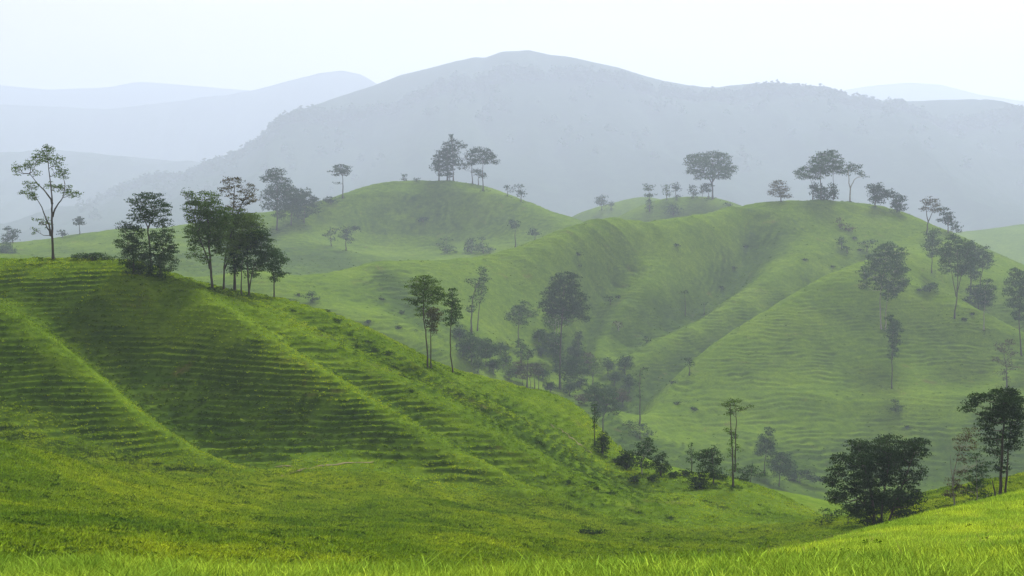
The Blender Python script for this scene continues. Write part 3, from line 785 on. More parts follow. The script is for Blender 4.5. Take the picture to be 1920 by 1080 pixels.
TREES = []
SPOTS = []
def T(name, label, base, rng_, lobes, stems=None, leaf='leaf_dark', bark='bark', group=None, w=None, dens=1.0, cat='tree', leafpx=2.3, deep=0.9, split=False):
    bx, by = base
    seed = int(bx * 7 + by * 13) & 0xFFFF
    r = np.random.default_rng(seed)
    rng_ = [float(np.interp(q, [0, 190, 238, 314, 370, 396, 466, 600, 5000], [0, 190, 360, 500, 600, 645, 760, 980, 8170])) for q in rng_]
    d, x, z, row = foot(bx, by, *rng_)
    s = d / F                                       # metres per photograph pixel out there
    top = min(l[1] - l[3] for l in lobes)
    hpx = by - top
    root = bpy.data.objects.new(name, None); COL.objects.link(root)
    root.location = (x, d, z - 0.03); root.empty_display_size = 0.5
    root['label'] = label; root['category'] = cat
    if group: root['group'] = group
    def loc(px, py, yy=0.0): return np.array([(px - bx) * s, yy, (by - py) * s])
    w = w or (1.3 + 0.016 * hpx)
    lob = []
    cxm = sum(l[0] for l in lobes) / len(lobes)
    halfw = max(abs(l[0] - cxm) + l[2] for l in lobes) * s
    for l in lobes:
        lx, ly, rx, ry = l[:4]; dn = l[4] if len(l) > 4 else 1.0
        room = math.sqrt(max(0.0, 1 - min(1, abs(lx - cxm) * s / (halfw + 1e-6)) ** 2)) * halfw
        yy = float(r.uniform(-0.75, 0.75)) * max(0, room - rx * s * 0.5) * deep
        lob.append((loc(lx, ly, yy), np.array([rx * s * 1.12, max(rx * s * deep, ry * s * 0.6), ry * s * 1.32]), dn))
    if stems is None:
        hi = max(lobes, key=lambda l: l[2] * l[3])
        stems = [[(bx, by), (bx + r.uniform(-1, 1), by - hpx * 0.35), ((bx + hi[0]) / 2 + r.uniform(-1, 1), (by - hpx * .35 + hi[1]) / 2), (hi[0], hi[1])]]
    trunk = Geo(); nodes = []
    for j, st in enumerate(stems):
        pts = []
        yy = 0.0 if j == 0 else float(r.uniform(-1, 1)) * 3 * s
        n = len(st)
        wj = w * (1.0 if j == 0 else 0.7)
        for i, q in enumerate(st):
            t = i / max(1, n - 1)
            pts.append(loc(q[0], q[1], yy * (1 if len(st) and st[0][1] > by - 6 else t)))
        # resample with slight crookedness
        P = []
        for a, b in zip(pts[:-1], pts[1:]):
            for t in (0, 0.33, 0.66):
                P.append(a + (b - a) * t + r.normal(size=3) * s * 0.45)
        P.append(pts[-1]); P[0] = pts[0] - np.array([0, 0, 0.25])
        R = [max(0.35, wj * (1 - 0.72 * i / (len(P) - 1))) * s * 0.5 for i in range(len(P))]
        R[0] *= 1.5
        trunk.add(*tube(P, R))
        nodes += P[1:]
    to = trunk.build("trunk", M[bark], root)
    nodes = np.array(nodes)
    crown = Geo(); limbs = Geo()
    for c, rad, dn in lob:
        dd_ = np.linalg.norm(nodes - (c - np.array([0, 0, rad[2] * 0.9])), axis=1) + np.where(nodes[:, 2] > c[2], 2.0 * rad[2], 0)
        st = nodes[int(np.argmin(dd_))]
        mid = (st + c) / 2 + np.array([0, 0, -0.15 * np.linalg.norm(c - st)]) + r.normal(size=3) * s
        one = Geo()
        if np.linalg.norm(c - st) > 2 * s:
            wl = max(0.8, 0.34 * w) * s * 0.5
            one.add(*tube([st, (st + mid) / 2 + r.normal(size=3) * s * .4, mid, c], [wl, wl * .8, wl * .6, wl * .3], 5))
        for _ in range(int(3 + rad[0] / s / 4)):         # twigs
            u = r.normal(size=3); u[2] = abs(u[2]) * 0.5; u /= np.linalg.norm(u)
            e = c + u * rad * r.uniform(0.6, 1.0)
            a = mid + (c - mid) * r.uniform(0.2, 1.0)
            one.add(*tube([a, (a + e) / 2 + r.normal(size=3) * s * .5, e], [0.3 * s, 0.22 * s, 0.12 * s], 3))
        if split: one.build("branch", M[bark], to)
        else: limbs.add(one.v, one.f)
        rxp, ryp = rad[0] / s, rad[2] / s
        n = int(rxp * ryp * np.pi / (leafpx * leafpx * 0.5) * 2.7 * dn * dens) + 16
        leaves(crown, c, rad, n, leafpx * s * 0.92, r)
    if limbs.f:
        lo_ = limbs.build("branch", M[bark], to); lo_['kind'] = 'stuff' 
    crown.build("crown", M[leaf], root, smooth=False)
    SPOTS.append((x, float(d), w * s))
    TREES.append((name, round(bx), by, round(float(d)), round(float(row - by), 1)))
    return root

LHc, LHr, MHr, CHr, RHr, PH = (140, 172), (150, 196), (236, 480), (478, 585), (600, 660), (470, 520)
# --- on and behind the left hill
T('lone_tree', 'tall slender open-crowned tree standing alone on the grassy crest at the far left', (100, 487), LHc,
  [(88, 282, 13, 9), (92, 296, 12, 9), (59, 292, 11, 11), (63, 308, 12, 8), (105, 304, 11, 12), (29, 312, 9, 6, .8), (38, 321, 9, 7, .8), (62, 322, 8, 7, .6), (118, 326, 10, 11, .8),
   (66, 347, 12, 8), (90, 347, 14, 7), (112, 353, 14, 7), (130, 362, 14, 6), (54, 362, 16, 5), (68, 370, 8, 5), (98, 322, 9, 7, .3), (68, 415, 13, 8, .5), (66, 432, 7, 6, .5), (84, 418, 8, 6, .3)],
  [[(100, 487), (98, 440), (97, 400), (98, 375), (95, 345), (90, 300)], [(96, 438), (88, 412), (79, 388), (66, 366)], [(98, 402), (106, 386), (118, 370), (122, 345)], [(98, 378), (88, 362), (72, 345), (55, 325)], [(95, 437), (86, 422), (74, 416)]],
  leaf='leaf_mid', w=5, split=True, leafpx=2.4, dens=0.6)
T('umbrella_tree', 'flat layered umbrella-crowned tree rising above the dark trees left of the big green clump', (283, 512), (150, 200),
  [(280, 366, 26, 5), (274, 376, 32, 5), (286, 384, 34, 5), (274, 393, 34, 5), (292, 401, 28, 5), (262, 405, 24, 5), (280, 413, 26, 5, .8)],
  [[(283, 512), (281, 460), (277, 425), (268, 405), (262, 395)], [(277, 425), (288, 408), (300, 396)]], group='trees behind the left hill crest')
T('broad_tree', 'dark bushy tree in front of the umbrella tree, its left side', (250, 512), (152, 200),
  [(236, 424, 11, 8), (254, 436, 20, 12), (240, 454, 20, 14), (264, 466, 20, 14), (240, 482, 16, 14), (262, 492, 18, 14), (250, 505, 18, 10)], leaf='leaf_dark', group='trees behind the left hill crest')
T('broad_tree', 'dark bushy tree in front of the umbrella tree, its right side', (300, 516), (152, 200),
  [(300, 418, 16, 9, .7), (320, 436, 14, 10, .6), (296, 444, 20, 13), (305, 468, 22, 14), (288, 488, 20, 14), (312, 492, 18, 14), (300, 508, 20, 8), (325, 462, 10, 9, .5)], group='trees behind the left hill crest')
T('shrub', 'low dark shrub just behind the crest right of the lone tree', (172, 489), (150, 166),
  [(148, 480, 13, 5), (165, 479, 13, 6), (183, 480, 13, 6), (200, 484, 9, 4)], cat='shrub', w=2)
T('broad_tree', 'largest green tree of the clump on the left hill, leftmost trunk', (399, 543), (146, 175),
  [(385, 372, 30, 12), (366, 388, 22, 12), (402, 392, 24, 12), (378, 408, 28, 12), (408, 418, 24, 13), (375, 428, 26, 11), (355, 362, 10, 9, .6), (358, 442, 14, 10), (390, 446, 26, 11), (412, 444, 16, 9), (372, 458, 18, 8, .7), (350, 410, 10, 8, .5), (398, 405, 30, 12), (392, 432, 30, 12), (404, 466, 14, 10, .8), (366, 474, 12, 10, .6), (390, 482, 12, 9, .6)],
  [[(399, 543), (395, 505), (393, 465), (390, 420), (385, 385)], [(394, 500), (384, 470), (372, 440), (362, 400)]], leaf='leaf_mid', w=5, split=True, group='clump of trees on the left hill')
T('broad_tree', 'second green tree of the clump on the left hill, yellowish right crown', (419, 543), (146, 175),
  [(438, 400, 24, 11), (460, 410, 22, 11), (430, 420, 22, 11), (478, 414, 14, 10, .8), (452, 430, 24, 12), (438, 448, 20, 12), (470, 440, 20, 12), (424, 462, 14, 10), (452, 462, 22, 10), (446, 416, 28, 12), (458, 452, 26, 12), (430, 484, 12, 9, .7), (420, 440, 18, 12)],
  [[(419, 543), (420, 500), (426, 460), (440, 420)], [(421, 500), (440, 470), (460, 440)]], leaf='leaf_pale', w=4, split=True, group='clump of trees on the left hill')
T('thin_tree', 'sparse pale reddish crown showing above the back of the green clump', (440, 546), (160, 190),
  [(440, 342, 18, 11, .5), (462, 354, 16, 11, .4), (455, 372, 22, 10, .45), (424, 356, 12, 9, .5), (478, 372, 10, 9, .35), (445, 388, 18, 8, .4)],
  [[(440, 546), (438, 460), (437, 400), (440, 350)], [(438, 420), (450, 390), (465, 360)]], leaf='leaf_brown', group='clump of trees on the left hill')
T('broad_tree', 'dark tree with several thin trunks at the right of the green clump', (467, 556), (146, 176),
  [(480, 440, 18, 8), (490, 453, 22, 10), (470, 462, 22, 11), (500, 470, 20, 10), (478, 480, 24, 12), (502, 490, 18, 10), (484, 500, 18, 8), (478, 428, 18, 8), (492, 440, 16, 9), (470, 512, 14, 8, .7), (508, 478, 16, 9)],
  [[(467, 556), (465, 510), (463, 470), (470, 450)], [(467, 540), (476, 500), (490, 470)], [(453, 552), (453, 500), (462, 465)]], group='clump of trees on the left hill', split=True)
T('broad_tree', 'small dark tree wedged under the middle of the green clump', (441, 547), (146, 176),
  [(445, 472, 16, 10), (437, 486, 14, 10), (452, 494, 14, 9), (442, 505, 12, 8)], group='clump of trees on the left hill')
T('thin_tree', 'short thin tree with two layers of branches just right of the green clump', (514, 551), (146, 180),
  [(518, 466, 13, 8), (526, 480, 14, 7), (512, 492, 16, 8), (526, 504, 14, 6), (514, 515, 10, 5)], group='clump of trees on the left hill')
T('dark_tree', 'tallest dark tree behind the clump with a feathery pointed top', (519, 432), (300, 520),
  [(520, 323, 16, 7), (508, 334, 16, 7), (530, 340, 16, 7), (518, 352, 20, 8), (506, 364, 18, 8), (530, 368, 18, 9), (543, 354, 12, 7), (516, 384, 22, 9), (538, 388, 14, 8), (526, 402, 14, 7)],
  [[(519, 432), (520, 400), (520, 360), (520, 325)]], leaf='leaf_black', group='dark trees behind the clump')
T('dark_tree', 'round dark tree in the middle of the three dark ones behind the clump', (546, 422), (300, 520),
  [(548, 362, 14, 9), (556, 374, 14, 9), (544, 382, 12, 9), (553, 392, 12, 8)], [[(546, 422), (546, 395), (548, 370)]], leaf='leaf_black', group='dark trees behind the clump')
T('dark_tree', 'lowest dark tree, rightmost of the three behind the clump', (570, 416), (300, 520),
  [(568, 360, 16, 8), (576, 371, 18, 9), (564, 382, 18, 10), (590, 378, 11, 8), (584, 390, 12, 9), (566, 396, 14, 8), (558, 404, 10, 5)], [[(570, 416), (571, 395), (570, 370)]], leaf='leaf_black', group='dark trees behind the clump')
T('dark_tree', 'small tree on the pale hill at the left edge of the picture', (24, 456), PH, [(18, 428, 7, 3), (24, 434, 8, 4), (17, 440, 9, 4), (26, 446, 8, 4), (10, 448, 8, 5)], leaf='leaf_black')
T('shrub', 'grey scrub below the small tree at the left edge', (10, 474), (430, 500), [(6, 462, 12, 7), (18, 468, 12, 6), (2, 470, 10, 6)], cat='shrub')
T('thin_tree', 'small round-headed thin tree on the pale hill right of the lone tree', (149, 440), PH, [(148, 410, 9, 4), (146, 416, 7, 4), (152, 418, 6, 3)], leaf='leaf_black')
T('thin_tree', 'faint small tree on the pale hill just right of the lone tree trunk', (117, 446), PH, [(116, 436, 5, 4), (120, 439, 4, 3)], leaf='leaf_black')
# --- central hill
T('shrub', 'dark bush at the left foot of the central hill crest', (620, 384), CHr, [(617, 373, 8, 5), (624, 377, 6, 4), (612, 377, 5, 3)], cat='shrub', leaf='leaf_black')
T('umbrella_tree', 'lone flat-topped umbrella tree with a bare trunk on the left shoulder of the central hill', (643, 371), CHr, [(640, 312, 14, 4), (636, 320, 17, 4), (650, 319, 9, 4), (640, 327, 14, 3, .7), (632, 342, 4, 1, .5)], [[(643, 371), (643, 350), (642, 330), (640, 315)]], leaf='leaf_black', w=2.4)
cg = 'trees on top of the central hill'
T('dark_tree', 'leftmost tree of the cluster on top of the central hill', (823, 336), CHr, [(825, 286, 7, 7), (820, 295, 9, 8), (824, 306, 10, 7), (819, 312, 8, 5), (828, 320, 7, 6)], [[(823, 336), (823, 315), (824, 290)]], leaf='leaf_black', group=cg)
T('dark_tree', 'densest round-headed tree in the middle of the cluster on the central hill', (839, 337), CHr, [(838, 271, 7, 8), (836, 284, 9, 9), (841, 296, 9, 10), (836, 308, 8, 8), (842, 318, 6, 8)], [[(839, 337), (839, 310), (838, 275)]], leaf='leaf_black', group=cg)
T('dark_tree', 'tallest spire-topped tree of the cluster on the central hill', (850, 338), CHr, [(846, 254, 3, 4), (848, 262, 5, 5), (851, 273, 7, 5), (853, 284, 9, 6), (852, 295, 9, 6), (855, 304, 9, 4), (866, 271, 7, 4), (862, 265, 4, 3)], [[(850, 338), (850, 310), (849, 280), (846, 254)]], leaf='leaf_black', group=cg, w=2)
T('thin_tree', 'small low tree hidden among the trunks of the central hill cluster', (843, 338), CHr, [(844, 322, 4, 4), (842, 327, 4, 3)], leaf='leaf_black', group=cg)
T('umbrella_tree', 'layered tree left half of the umbrella pair right of the central hill cluster', (886, 345), CHr, [(888, 282, 9, 3), (884, 290, 11, 4), (880, 299, 11, 4), (874, 308, 12, 3), (890, 305, 8, 4), (868, 315, 6, 2)], [[(886, 345), (885, 320), (885, 290)]], leaf='leaf_black', group=cg, w=2)
T('umbrella_tree', 'rounded umbrella tree, tallest right half of the pair on the central hill', (906, 358), CHr, [(900, 281, 14, 4), (913, 286, 12, 5), (905, 293, 12, 5), (921, 296, 9, 5), (927, 303, 5, 4), (908, 303, 9, 4), (898, 298, 8, 4)], [[(906, 358), (905, 330), (905, 290)]], leaf='leaf_black', group=cg, w=2.2)
T('thin_tree', 'small layered tree under the umbrella pair on the central hill', (897, 348), CHr, [(894, 319, 8, 3), (900, 325, 9, 3), (906, 329, 6, 3)], leaf='leaf_black', group=cg)
T('thin_tree', 'tiny tree on the left skyline of the central hill', (758, 338), CHr, [(758, 328, 4, 2), (757, 334, 3, 2)], leaf='leaf_black')
T('shrub', 'tiny shrub on the skyline just left of the central hill cluster', (781, 336), CHr, [(781, 333, 3, 2)], leaf='leaf_black', cat='shrub')
T('thin_tree', 'wispy sparse sapling on the right skyline of the central hill', (952, 368), CHr, [(950, 352, 4, 4, .5), (958, 355, 4, 4, .5)], leaf='leaf_black')
T('thin_tree', 'small dark two-layered tree on the right skyline of the central hill', (977, 378), CHr, [(972, 348, 6, 2), (977, 357, 5, 3), (979, 364, 6, 3)], leaf='leaf_black')
T('palm_like_tree', 'slim tall tree with a split drooping head on the right face of the central hill', (966, 470), (478, 560), [(958, 422, 5, 5), (968, 424, 5, 4), (964, 430, 7, 3)], [[(966, 470), (966, 445), (965, 425)]], leaf='leaf_black', w=2)
T('thin_tree', 'short T-shaped tree on the lower right face of the central hill', (1001, 462), (478, 560), [(1001, 432, 4, 3), (1004, 437, 9, 2), (997, 436, 5, 3)], leaf='leaf_black', w=1.6)
T('thin_tree', 'dark crooked tree on the left flank of the central hill', (649, 470), (440, 530), [(650, 430, 8, 6), (648, 441, 8, 6), (662, 426, 7, 4), (669, 429, 4, 3), (655, 450, 5, 4)], leaf='leaf_black')
T('thin_tree', 'sparse twiggy tree left of the crooked one on the central hill flank', (621, 462), (440, 530), [(618, 436, 6, 5, .6), (630, 433, 6, 5, .5), (622, 447, 5, 4, .5), (608, 440, 4, 5, .4)], leaf='leaf_black')
T('shrub', 'dark shrub with a leaning top at the foot of the central hill', (884, 474), (478, 560), [(877, 455, 4, 6), (882, 450, 5, 3), (890, 463, 14, 5, .7), (878, 465, 6, 5)], cat='shrub', leaf='leaf_black')
T('shrub', 'small dark shrub right of the leaning one at the foot of the central hill', (906, 474), (478, 560), [(904, 447, 4, 3), (902, 458, 10, 4, .6), (912, 466, 14, 5, .7)], cat='shrub')
T('shrub', 'grey scattered scrub at the foot of the central hill, left patch', (838, 474), (478, 560), [(830, 462, 12, 7, .5), (845, 468, 14, 6, .5), (836, 448, 8, 4, .4)], cat='shrub')
T('shrub', 'small dark bush high on the face of the central hill', (794, 416), (500, 575), [(793, 411, 10, 4)], cat='shrub')
# --- small hill behind, right of centre
T('thin_tree', 'hazy round-topped tree on the far pale hill right of the central hill', (1128, 394), (740, 820), [(1128, 372, 8, 5), (1124, 379, 7, 4), (1131, 381, 6, 4)], leaf='leaf_dark')
T('thin_tree', 'very faint short tree beside the hazy round-topped one', (1145, 392), (740, 820), [(1144, 381, 4, 4, .6), (1148, 384, 3, 3, .6)], leaf='leaf_dark')
rh = 'trees on the small hill behind'
T('dark_tree', 'three-tiered narrow tree at the left of the small hill behind', (1218, 396), RHr, [(1216, 350, 7, 6), (1219, 365, 9, 3), (1218, 376, 5, 4), (1218, 385, 5, 5)], [[(1218, 396), (1218, 370), (1216, 350)]], leaf='leaf_dark', group=rh)
T('thin_tree', 'small airy tree, second from the left on the small hill behind', (1250, 376), RHr, [(1247, 350, 5, 3, .7), (1250, 356, 5, 3, .7), (1251, 364, 6, 3, .7)], group=rh)
T('dark_tree', 'small tree with a dark upright head, third from the left on the small hill behind', (1268, 375), RHr, [(1266, 348, 4, 5), (1268, 355, 4, 4), (1270, 369, 5, 3)], leaf='leaf_black', group=rh)
T('shrub', 'grey bush on the slope of the small hill behind', (1263, 403), RHr, [(1260, 388, 9, 7, .8), (1268, 394, 9, 6, .8), (1256, 398, 7, 5, .8)], cat='shrub')
T('dark_tree', 'little oval dark tree left of the great umbrella tree', (1300, 371), RHr, [(1299, 354, 4, 6), (1300, 362, 5, 5)], leaf='leaf_black', group=rh)
T('umbrella_tree', 'great broad umbrella tree on the small hill behind, widest crown on the skyline', (1336, 373), RHr,
  [(1300, 296, 13, 6), (1318, 292, 16, 6), (1338, 290, 16, 6), (1355, 294, 14, 6), (1296, 307, 12, 7), (1315, 304, 18, 8), (1338, 304, 18, 8), (1358, 307, 14, 8), (1373, 314, 9, 6), (1366, 323, 12, 6), (1345, 318, 18, 7), (1322, 319, 18, 7), (1300, 320, 12, 6), (1333, 330, 18, 5), (1312, 331, 10, 4), (1354, 331, 10, 5)],
  [[(1336, 373), (1336, 345), (1336, 320), (1334, 300)], [(1336, 345), (1322, 325), (1308, 308)], [(1336, 340), (1350, 322), (1362, 308)]], leaf='leaf_dark', group=rh, w=3)
T('dark_tree', 'short flat tree tucked beneath the great umbrella tree', (1326, 372), RHr, [(1320, 349, 7, 4), (1329, 346, 6, 4), (1317, 357, 5, 4), (1328, 356, 6, 4)], [[(1328, 372), (1328, 360), (1328, 348)], [(1316, 372), (1317, 362), (1319, 352)]], leaf='leaf_black', group=rh)
T('shrub', 'small dark shrub on the right shoulder of the small hill behind', (1367, 388), RHr, [(1366, 384, 6, 3)], cat='shrub')
# --- right hand summit
rs = 'trees on the right hand summit'
T('thin_tree', 'small russet sparse-leaved tree left of the summit group', (1465, 378), (420, 480), [(1452, 343, 6, 5, .7), (1466, 341, 6, 5, .7), (1458, 351, 11, 6, .7), (1471, 354, 9, 6, .7), (1450, 360, 10, 5, .6), (1466, 365, 12, 5, .6), (1477, 366, 6, 4, .6)], leaf='leaf_brown', group=rs)
T('umbrella_tree', 'biggest tree on the right hand summit, spreading to the left in flat tiers', (1540, 373), (440, 485),
  [(1548, 286, 14, 5), (1565, 284, 10, 5), (1540, 296, 16, 6), (1560, 297, 16, 7), (1528, 306, 14, 6), (1548, 309, 16, 7), (1568, 308, 12, 7), (1512, 316, 15, 6), (1532, 319, 16, 7), (1552, 321, 14, 6), (1498, 322, 9, 5), (1508, 329, 14, 5), (1528, 331, 12, 4), (1574, 318, 10, 6)],
  [[(1540, 373), (1539, 350), (1538, 325), (1545, 300)], [(1524, 373), (1526, 350), (1518, 330)], [(1562, 373), (1563, 345), (1562, 315)]], leaf='leaf_dark', group=rs, w=2.6)
T('shrub', 'dark leafy undergrowth around the trunks on the right hand summit', (1545, 375), (440, 485), [(1529, 350, 8, 8), (1533, 362, 10, 8), (1545, 358, 9, 8), (1543, 369, 12, 5), (1558, 354, 8, 9), (1562, 366, 9, 6)], leaf='leaf_black', cat='shrub')
T('thin_tree', 'pale-trunked forked tree with a thin crown at the right of the summit group', (1594, 378), (440, 485), [(1592, 310, 9, 6, .8), (1602, 314, 9, 6, .7), (1590, 322, 7, 5, .6), (1612, 322, 8, 4, .5), (1616, 330, 6, 3, .4)], [[(1594, 378), (1594, 352), (1590, 325), (1593, 310)], [(1594, 352), (1602, 336), (1614, 328)]], bark='bark_pale', leaf='leaf_dark', group=rs, w=2.8)
T('dark_tree', 'round dark tree, first down the slope right of the summit', (1641, 388), (440, 485), [(1634, 352, 9, 6), (1646, 350, 10, 6), (1636, 363, 8, 8), (1652, 362, 11, 8), (1640, 375, 7, 7), (1652, 375, 9, 7)], leaf='leaf_black', group=rs)
T('dark_tree', 'wind-swept low dark tree, second down the slope right of the summit', (1682, 397), (440, 485), [(1664, 359, 12, 4), (1676, 365, 14, 5), (1688, 372, 11, 5), (1680, 381, 11, 7), (1676, 390, 7, 5), (1685, 390, 8, 5)], leaf='leaf_black', group=rs)
T('thin_tree', 'pinkish thin-crowned forked tree on the right skyline slope', (1737, 436), (440, 485), [(1742, 374, 12, 4, .7), (1733, 381, 11, 4, .6), (1750, 383, 11, 5, .7), (1740, 391, 14, 4, .6), (1756, 393, 8, 4, .6)], [[(1737, 436), (1740, 415), (1737, 398), (1735, 384)], [(1740, 415), (1748, 398), (1750, 385)]], leaf='leaf_brown', group=rs, w=2.6)
T('umbrella_tree', 'leaning tiered dark tree right of the pinkish one on the skyline slope', (1778, 437), (440, 485), [(1768, 392, 10, 3), (1776, 399, 14, 3), (1782, 407, 14, 4), (1772, 412, 10, 3), (1786, 417, 12, 4), (1792, 427, 9, 4), (1798, 432, 5, 2)], leaf='leaf_black', group=rs)
T('thin_tree', 'small crooked tree on the bright spur below the summit', (1578, 466), (400, 470), [(1578, 447, 5, 4), (1579, 455, 5, 4)], leaf='leaf_dark')
T('shrub', 'small dark bush just right of the crooked tree on the bright spur', (1588, 474), (390, 465), [(1588, 464, 4, 5)], cat='shrub', leaf='leaf_black')
T('shrub', 'greyish dead scrub in the hollow below the summit', (1586, 432), (400, 480), [(1574, 414, 5, 6, .4), (1584, 422, 9, 7, .5), (1594, 428, 10, 4, .5)], cat='shrub', leaf='leaf_brown')
T('thin_tree', 'wispy flat shrub-like tree upslope of the big mid-slope tree', (1626, 472), (370, 450), [(1620, 456, 12, 3, .6), (1634, 452, 10, 3, .5), (1626, 463, 7, 4, .5)])
# --- right slope
rg_ = 'trees on the right hand slope'
T('broad_tree', 'big dark tree with twin pale trunks on the face of the right hill', (1655, 616), (310, 372),
  [(1665, 461, 16, 6), (1654, 470, 18, 8), (1678, 471, 18, 8), (1642, 483, 14, 8), (1664, 486, 22, 9), (1688, 487, 14, 9), (1630, 498, 13, 7), (1652, 502, 20, 9), (1676, 504, 20, 9), (1694, 508, 10, 9), (1620, 511, 10, 8), (1640, 518, 18, 8), (1664, 521, 20, 9), (1688, 524, 14, 8), (1618, 532, 9, 8), (1650, 535, 16, 8), (1674, 538, 16, 9), (1664, 552, 12, 8), (1692, 532, 9, 5)],
  [[(1652, 616), (1651, 585), (1650, 555), (1655, 520), (1662, 480)], [(1660, 616), (1661, 585), (1664, 550), (1675, 510)]], bark='bark_pale', leaf='leaf_dark', group=rg_, w=3, split=True)
T('ivy_clad_tree', 'narrow dark tree wrapped in leaves on a thin bare pole below the big slope tree', (1672, 729), (290, 350),
  [(1671, 597, 9, 6), (1680, 605, 7, 6), (1673, 612, 10, 7), (1682, 620, 10, 7), (1673, 627, 10, 8), (1680, 636, 8, 7), (1673, 645, 8, 7), (1674, 656, 6, 7), (1673, 667, 4, 6)], [[(1672, 729), (1672, 690), (1673, 650), (1675, 610)]], group=rg_, w=2.4, split=True)
T('broad_tree', 'tree with rounded crown on a thin trunk, leftmost on the hazy right shoulder', (1747, 512), (330, 470), [(1750, 434, 9, 6), (1746, 444, 10, 6), (1752, 453, 12, 8), (1743, 462, 11, 7), (1754, 470, 10, 7), (1745, 476, 8, 5)], [[(1747, 512), (1747, 480), (1749, 445)]], group=rg_, w=2)
T('broad_tree', 'tall multi-limbed tree standing on the rim of the right hill', (1790, 597), (310, 352),
  [(1793, 447, 14, 6), (1803, 456, 15, 8), (1786, 462, 14, 8), (1774, 474, 12, 9), (1796, 474, 18, 9), (1816, 472, 12, 8), (1782, 490, 14, 9), (1804, 490, 18, 9), (1822, 488, 10, 8), (1796, 506, 18, 9), (1776, 504, 10, 8, .7), (1814, 507, 12, 8)],
  [[(1790, 597), (1793, 560), (1796, 530), (1796, 495), (1796, 465)], [(1793, 555), (1786, 520), (1780, 490)], [(1794, 548), (1803, 515), (1808, 485)]], group=rg_, w=2.8, split=True)
T('broad_tree', 'dense dark tree behind the tall one on the right hill rim', (1820, 548), (360, 440), [(1818, 460, 10, 7), (1826, 470, 12, 8), (1820, 482, 14, 9), (1828, 494, 12, 8), (1818, 505, 12, 8), (1826, 515, 10, 8)], leaf='leaf_black', group=rg_)
T('thin_tree', 'forked airy tree behind the right hill rim', (1838, 548), (360, 440), [(1843, 468, 9, 6), (1850, 477, 10, 6), (1840, 485, 12, 7), (1853, 490, 8, 6), (1847, 498, 10, 6)], [[(1838, 548), (1838, 525), (1843, 500), (1846, 480)]], group=rg_, w=2.4)
T('thin_tree', 'pale-trunked slim tree on the right edge of the right hill rim', (1845, 620), (300, 350), [(1850, 530, 9, 6), (1840, 540, 10, 6), (1856, 542, 10, 7), (1846, 552, 12, 7), (1860, 556, 8, 5), (1840, 563, 10, 6), (1852, 566, 8, 6)], [[(1845, 620), (1845, 590), (1847, 555), (1848, 535)]], bark='bark_pale', group=rg_, w=2.2)
T('shrub', 'dense dark thicket in the dip behind the right hill rim', (1835, 585), (355, 420), [(1826, 548, 12, 8), (1840, 556, 12, 8), (1828, 564, 14, 9), (1845, 570, 12, 7)], cat='shrub', leaf='leaf_black')
T('shrub', 'low mound of pale brush on the right hill rim', (1745, 545), (340, 400), [(1735, 540, 10, 5), (1748, 536, 9, 6), (1722, 543, 8, 3)], cat='shrub', leaf='leaf_dark')
T('broad_tree', 'dark tree cut by the right edge of the picture above the slope', (1915, 667), (290, 345), [(1908, 512, 12, 8), (1920, 520, 12, 10), (1900, 528, 12, 8), (1914, 536, 14, 9), (1893, 546, 11, 8), (1908, 554, 14, 9), (1926, 550, 12, 10), (1900, 568, 12, 9), (1918, 574, 12, 10), (1910, 590, 12, 8), (1926, 600, 10, 9)], [[(1915, 667), (1912, 630), (1911, 590), (1912, 540)]], group=rg_, w=3)
T('scraggy_tree', 'scraggy leaf-shedding tree on the lower right slope', (1888, 728), (270, 330), [(1878, 646, 9, 4, .6), (1892, 641, 9, 5, .6), (1884, 655, 12, 4, .6), (1898, 664, 8, 5, .4), (1872, 672, 9, 4, .4), (1886, 680, 12, 6, .5), (1900, 690, 7, 6, .3), (1880, 698, 10, 5, .4), (1888, 712, 6, 5, .4)], leaf='leaf_brown', group=rg_)
T('shrub', 'small spiky bush on the lower terraces of the right hill', (1680, 771), (260, 330), [(1680, 755, 4, 5), (1683, 763, 8, 4), (1676, 767, 10, 3, .6)], cat='shrub')
# --- trees on the near slope, centre
ng_ = 'tall trees on the near slope in the centre'
T('umbrella_tree', 'tallest of the three tiered trees on the near slope, broad flat crown', (803, 692), LHr,
  [(795, 519, 14, 4), (786, 527, 18, 5), (806, 529, 16, 5), (780, 537, 20, 5), (800, 540, 22, 6), (820, 542, 14, 5), (787, 550, 20, 5), (812, 552, 20, 6), (768, 561, 12, 3), (790, 563, 18, 5), (814, 565, 16, 5), (775, 569, 10, 3), (790, 578, 12, 5), (785, 590, 8, 5, .7), (826, 555, 10, 5)],
  [[(803, 692), (801, 655), (798, 620), (795, 600), (794, 565), (796, 530)]], w=3.2, leaf='leaf_mid', split=True, group=ng_)
T('umbrella_tree', 'shorter reddish tree between the two taller ones on the near slope', (809, 692), LHr, [(812, 580, 10, 5), (808, 590, 12, 6), (820, 592, 10, 6), (812, 602, 13, 6), (808, 613, 9, 5), (816, 620, 7, 5, .6)], [[(809, 692), (807, 655), (808, 620), (811, 590)]], leaf='leaf_brown', w=2.6, group=ng_)
T('umbrella_tree', 'slim tiered tree right of the other two on the near slope, curved bare trunk', (850, 700), LHr, [(848, 544, 5, 4), (847, 552, 9, 4), (850, 562, 13, 4), (843, 569, 14, 4), (854, 576, 12, 5), (846, 584, 15, 5), (856, 592, 12, 4), (843, 598, 13, 4), (848, 607, 9, 4)], [[(850, 700), (845, 665), (844, 630), (846, 600), (848, 555)]], leaf='leaf_dark', w=3, split=True, group=ng_)
T('shrub', 'small bush behind the left shoulder of the near slope', (586, 566), (236, 320), [(583, 552, 7, 6), (590, 558, 6, 5)], cat='shrub')
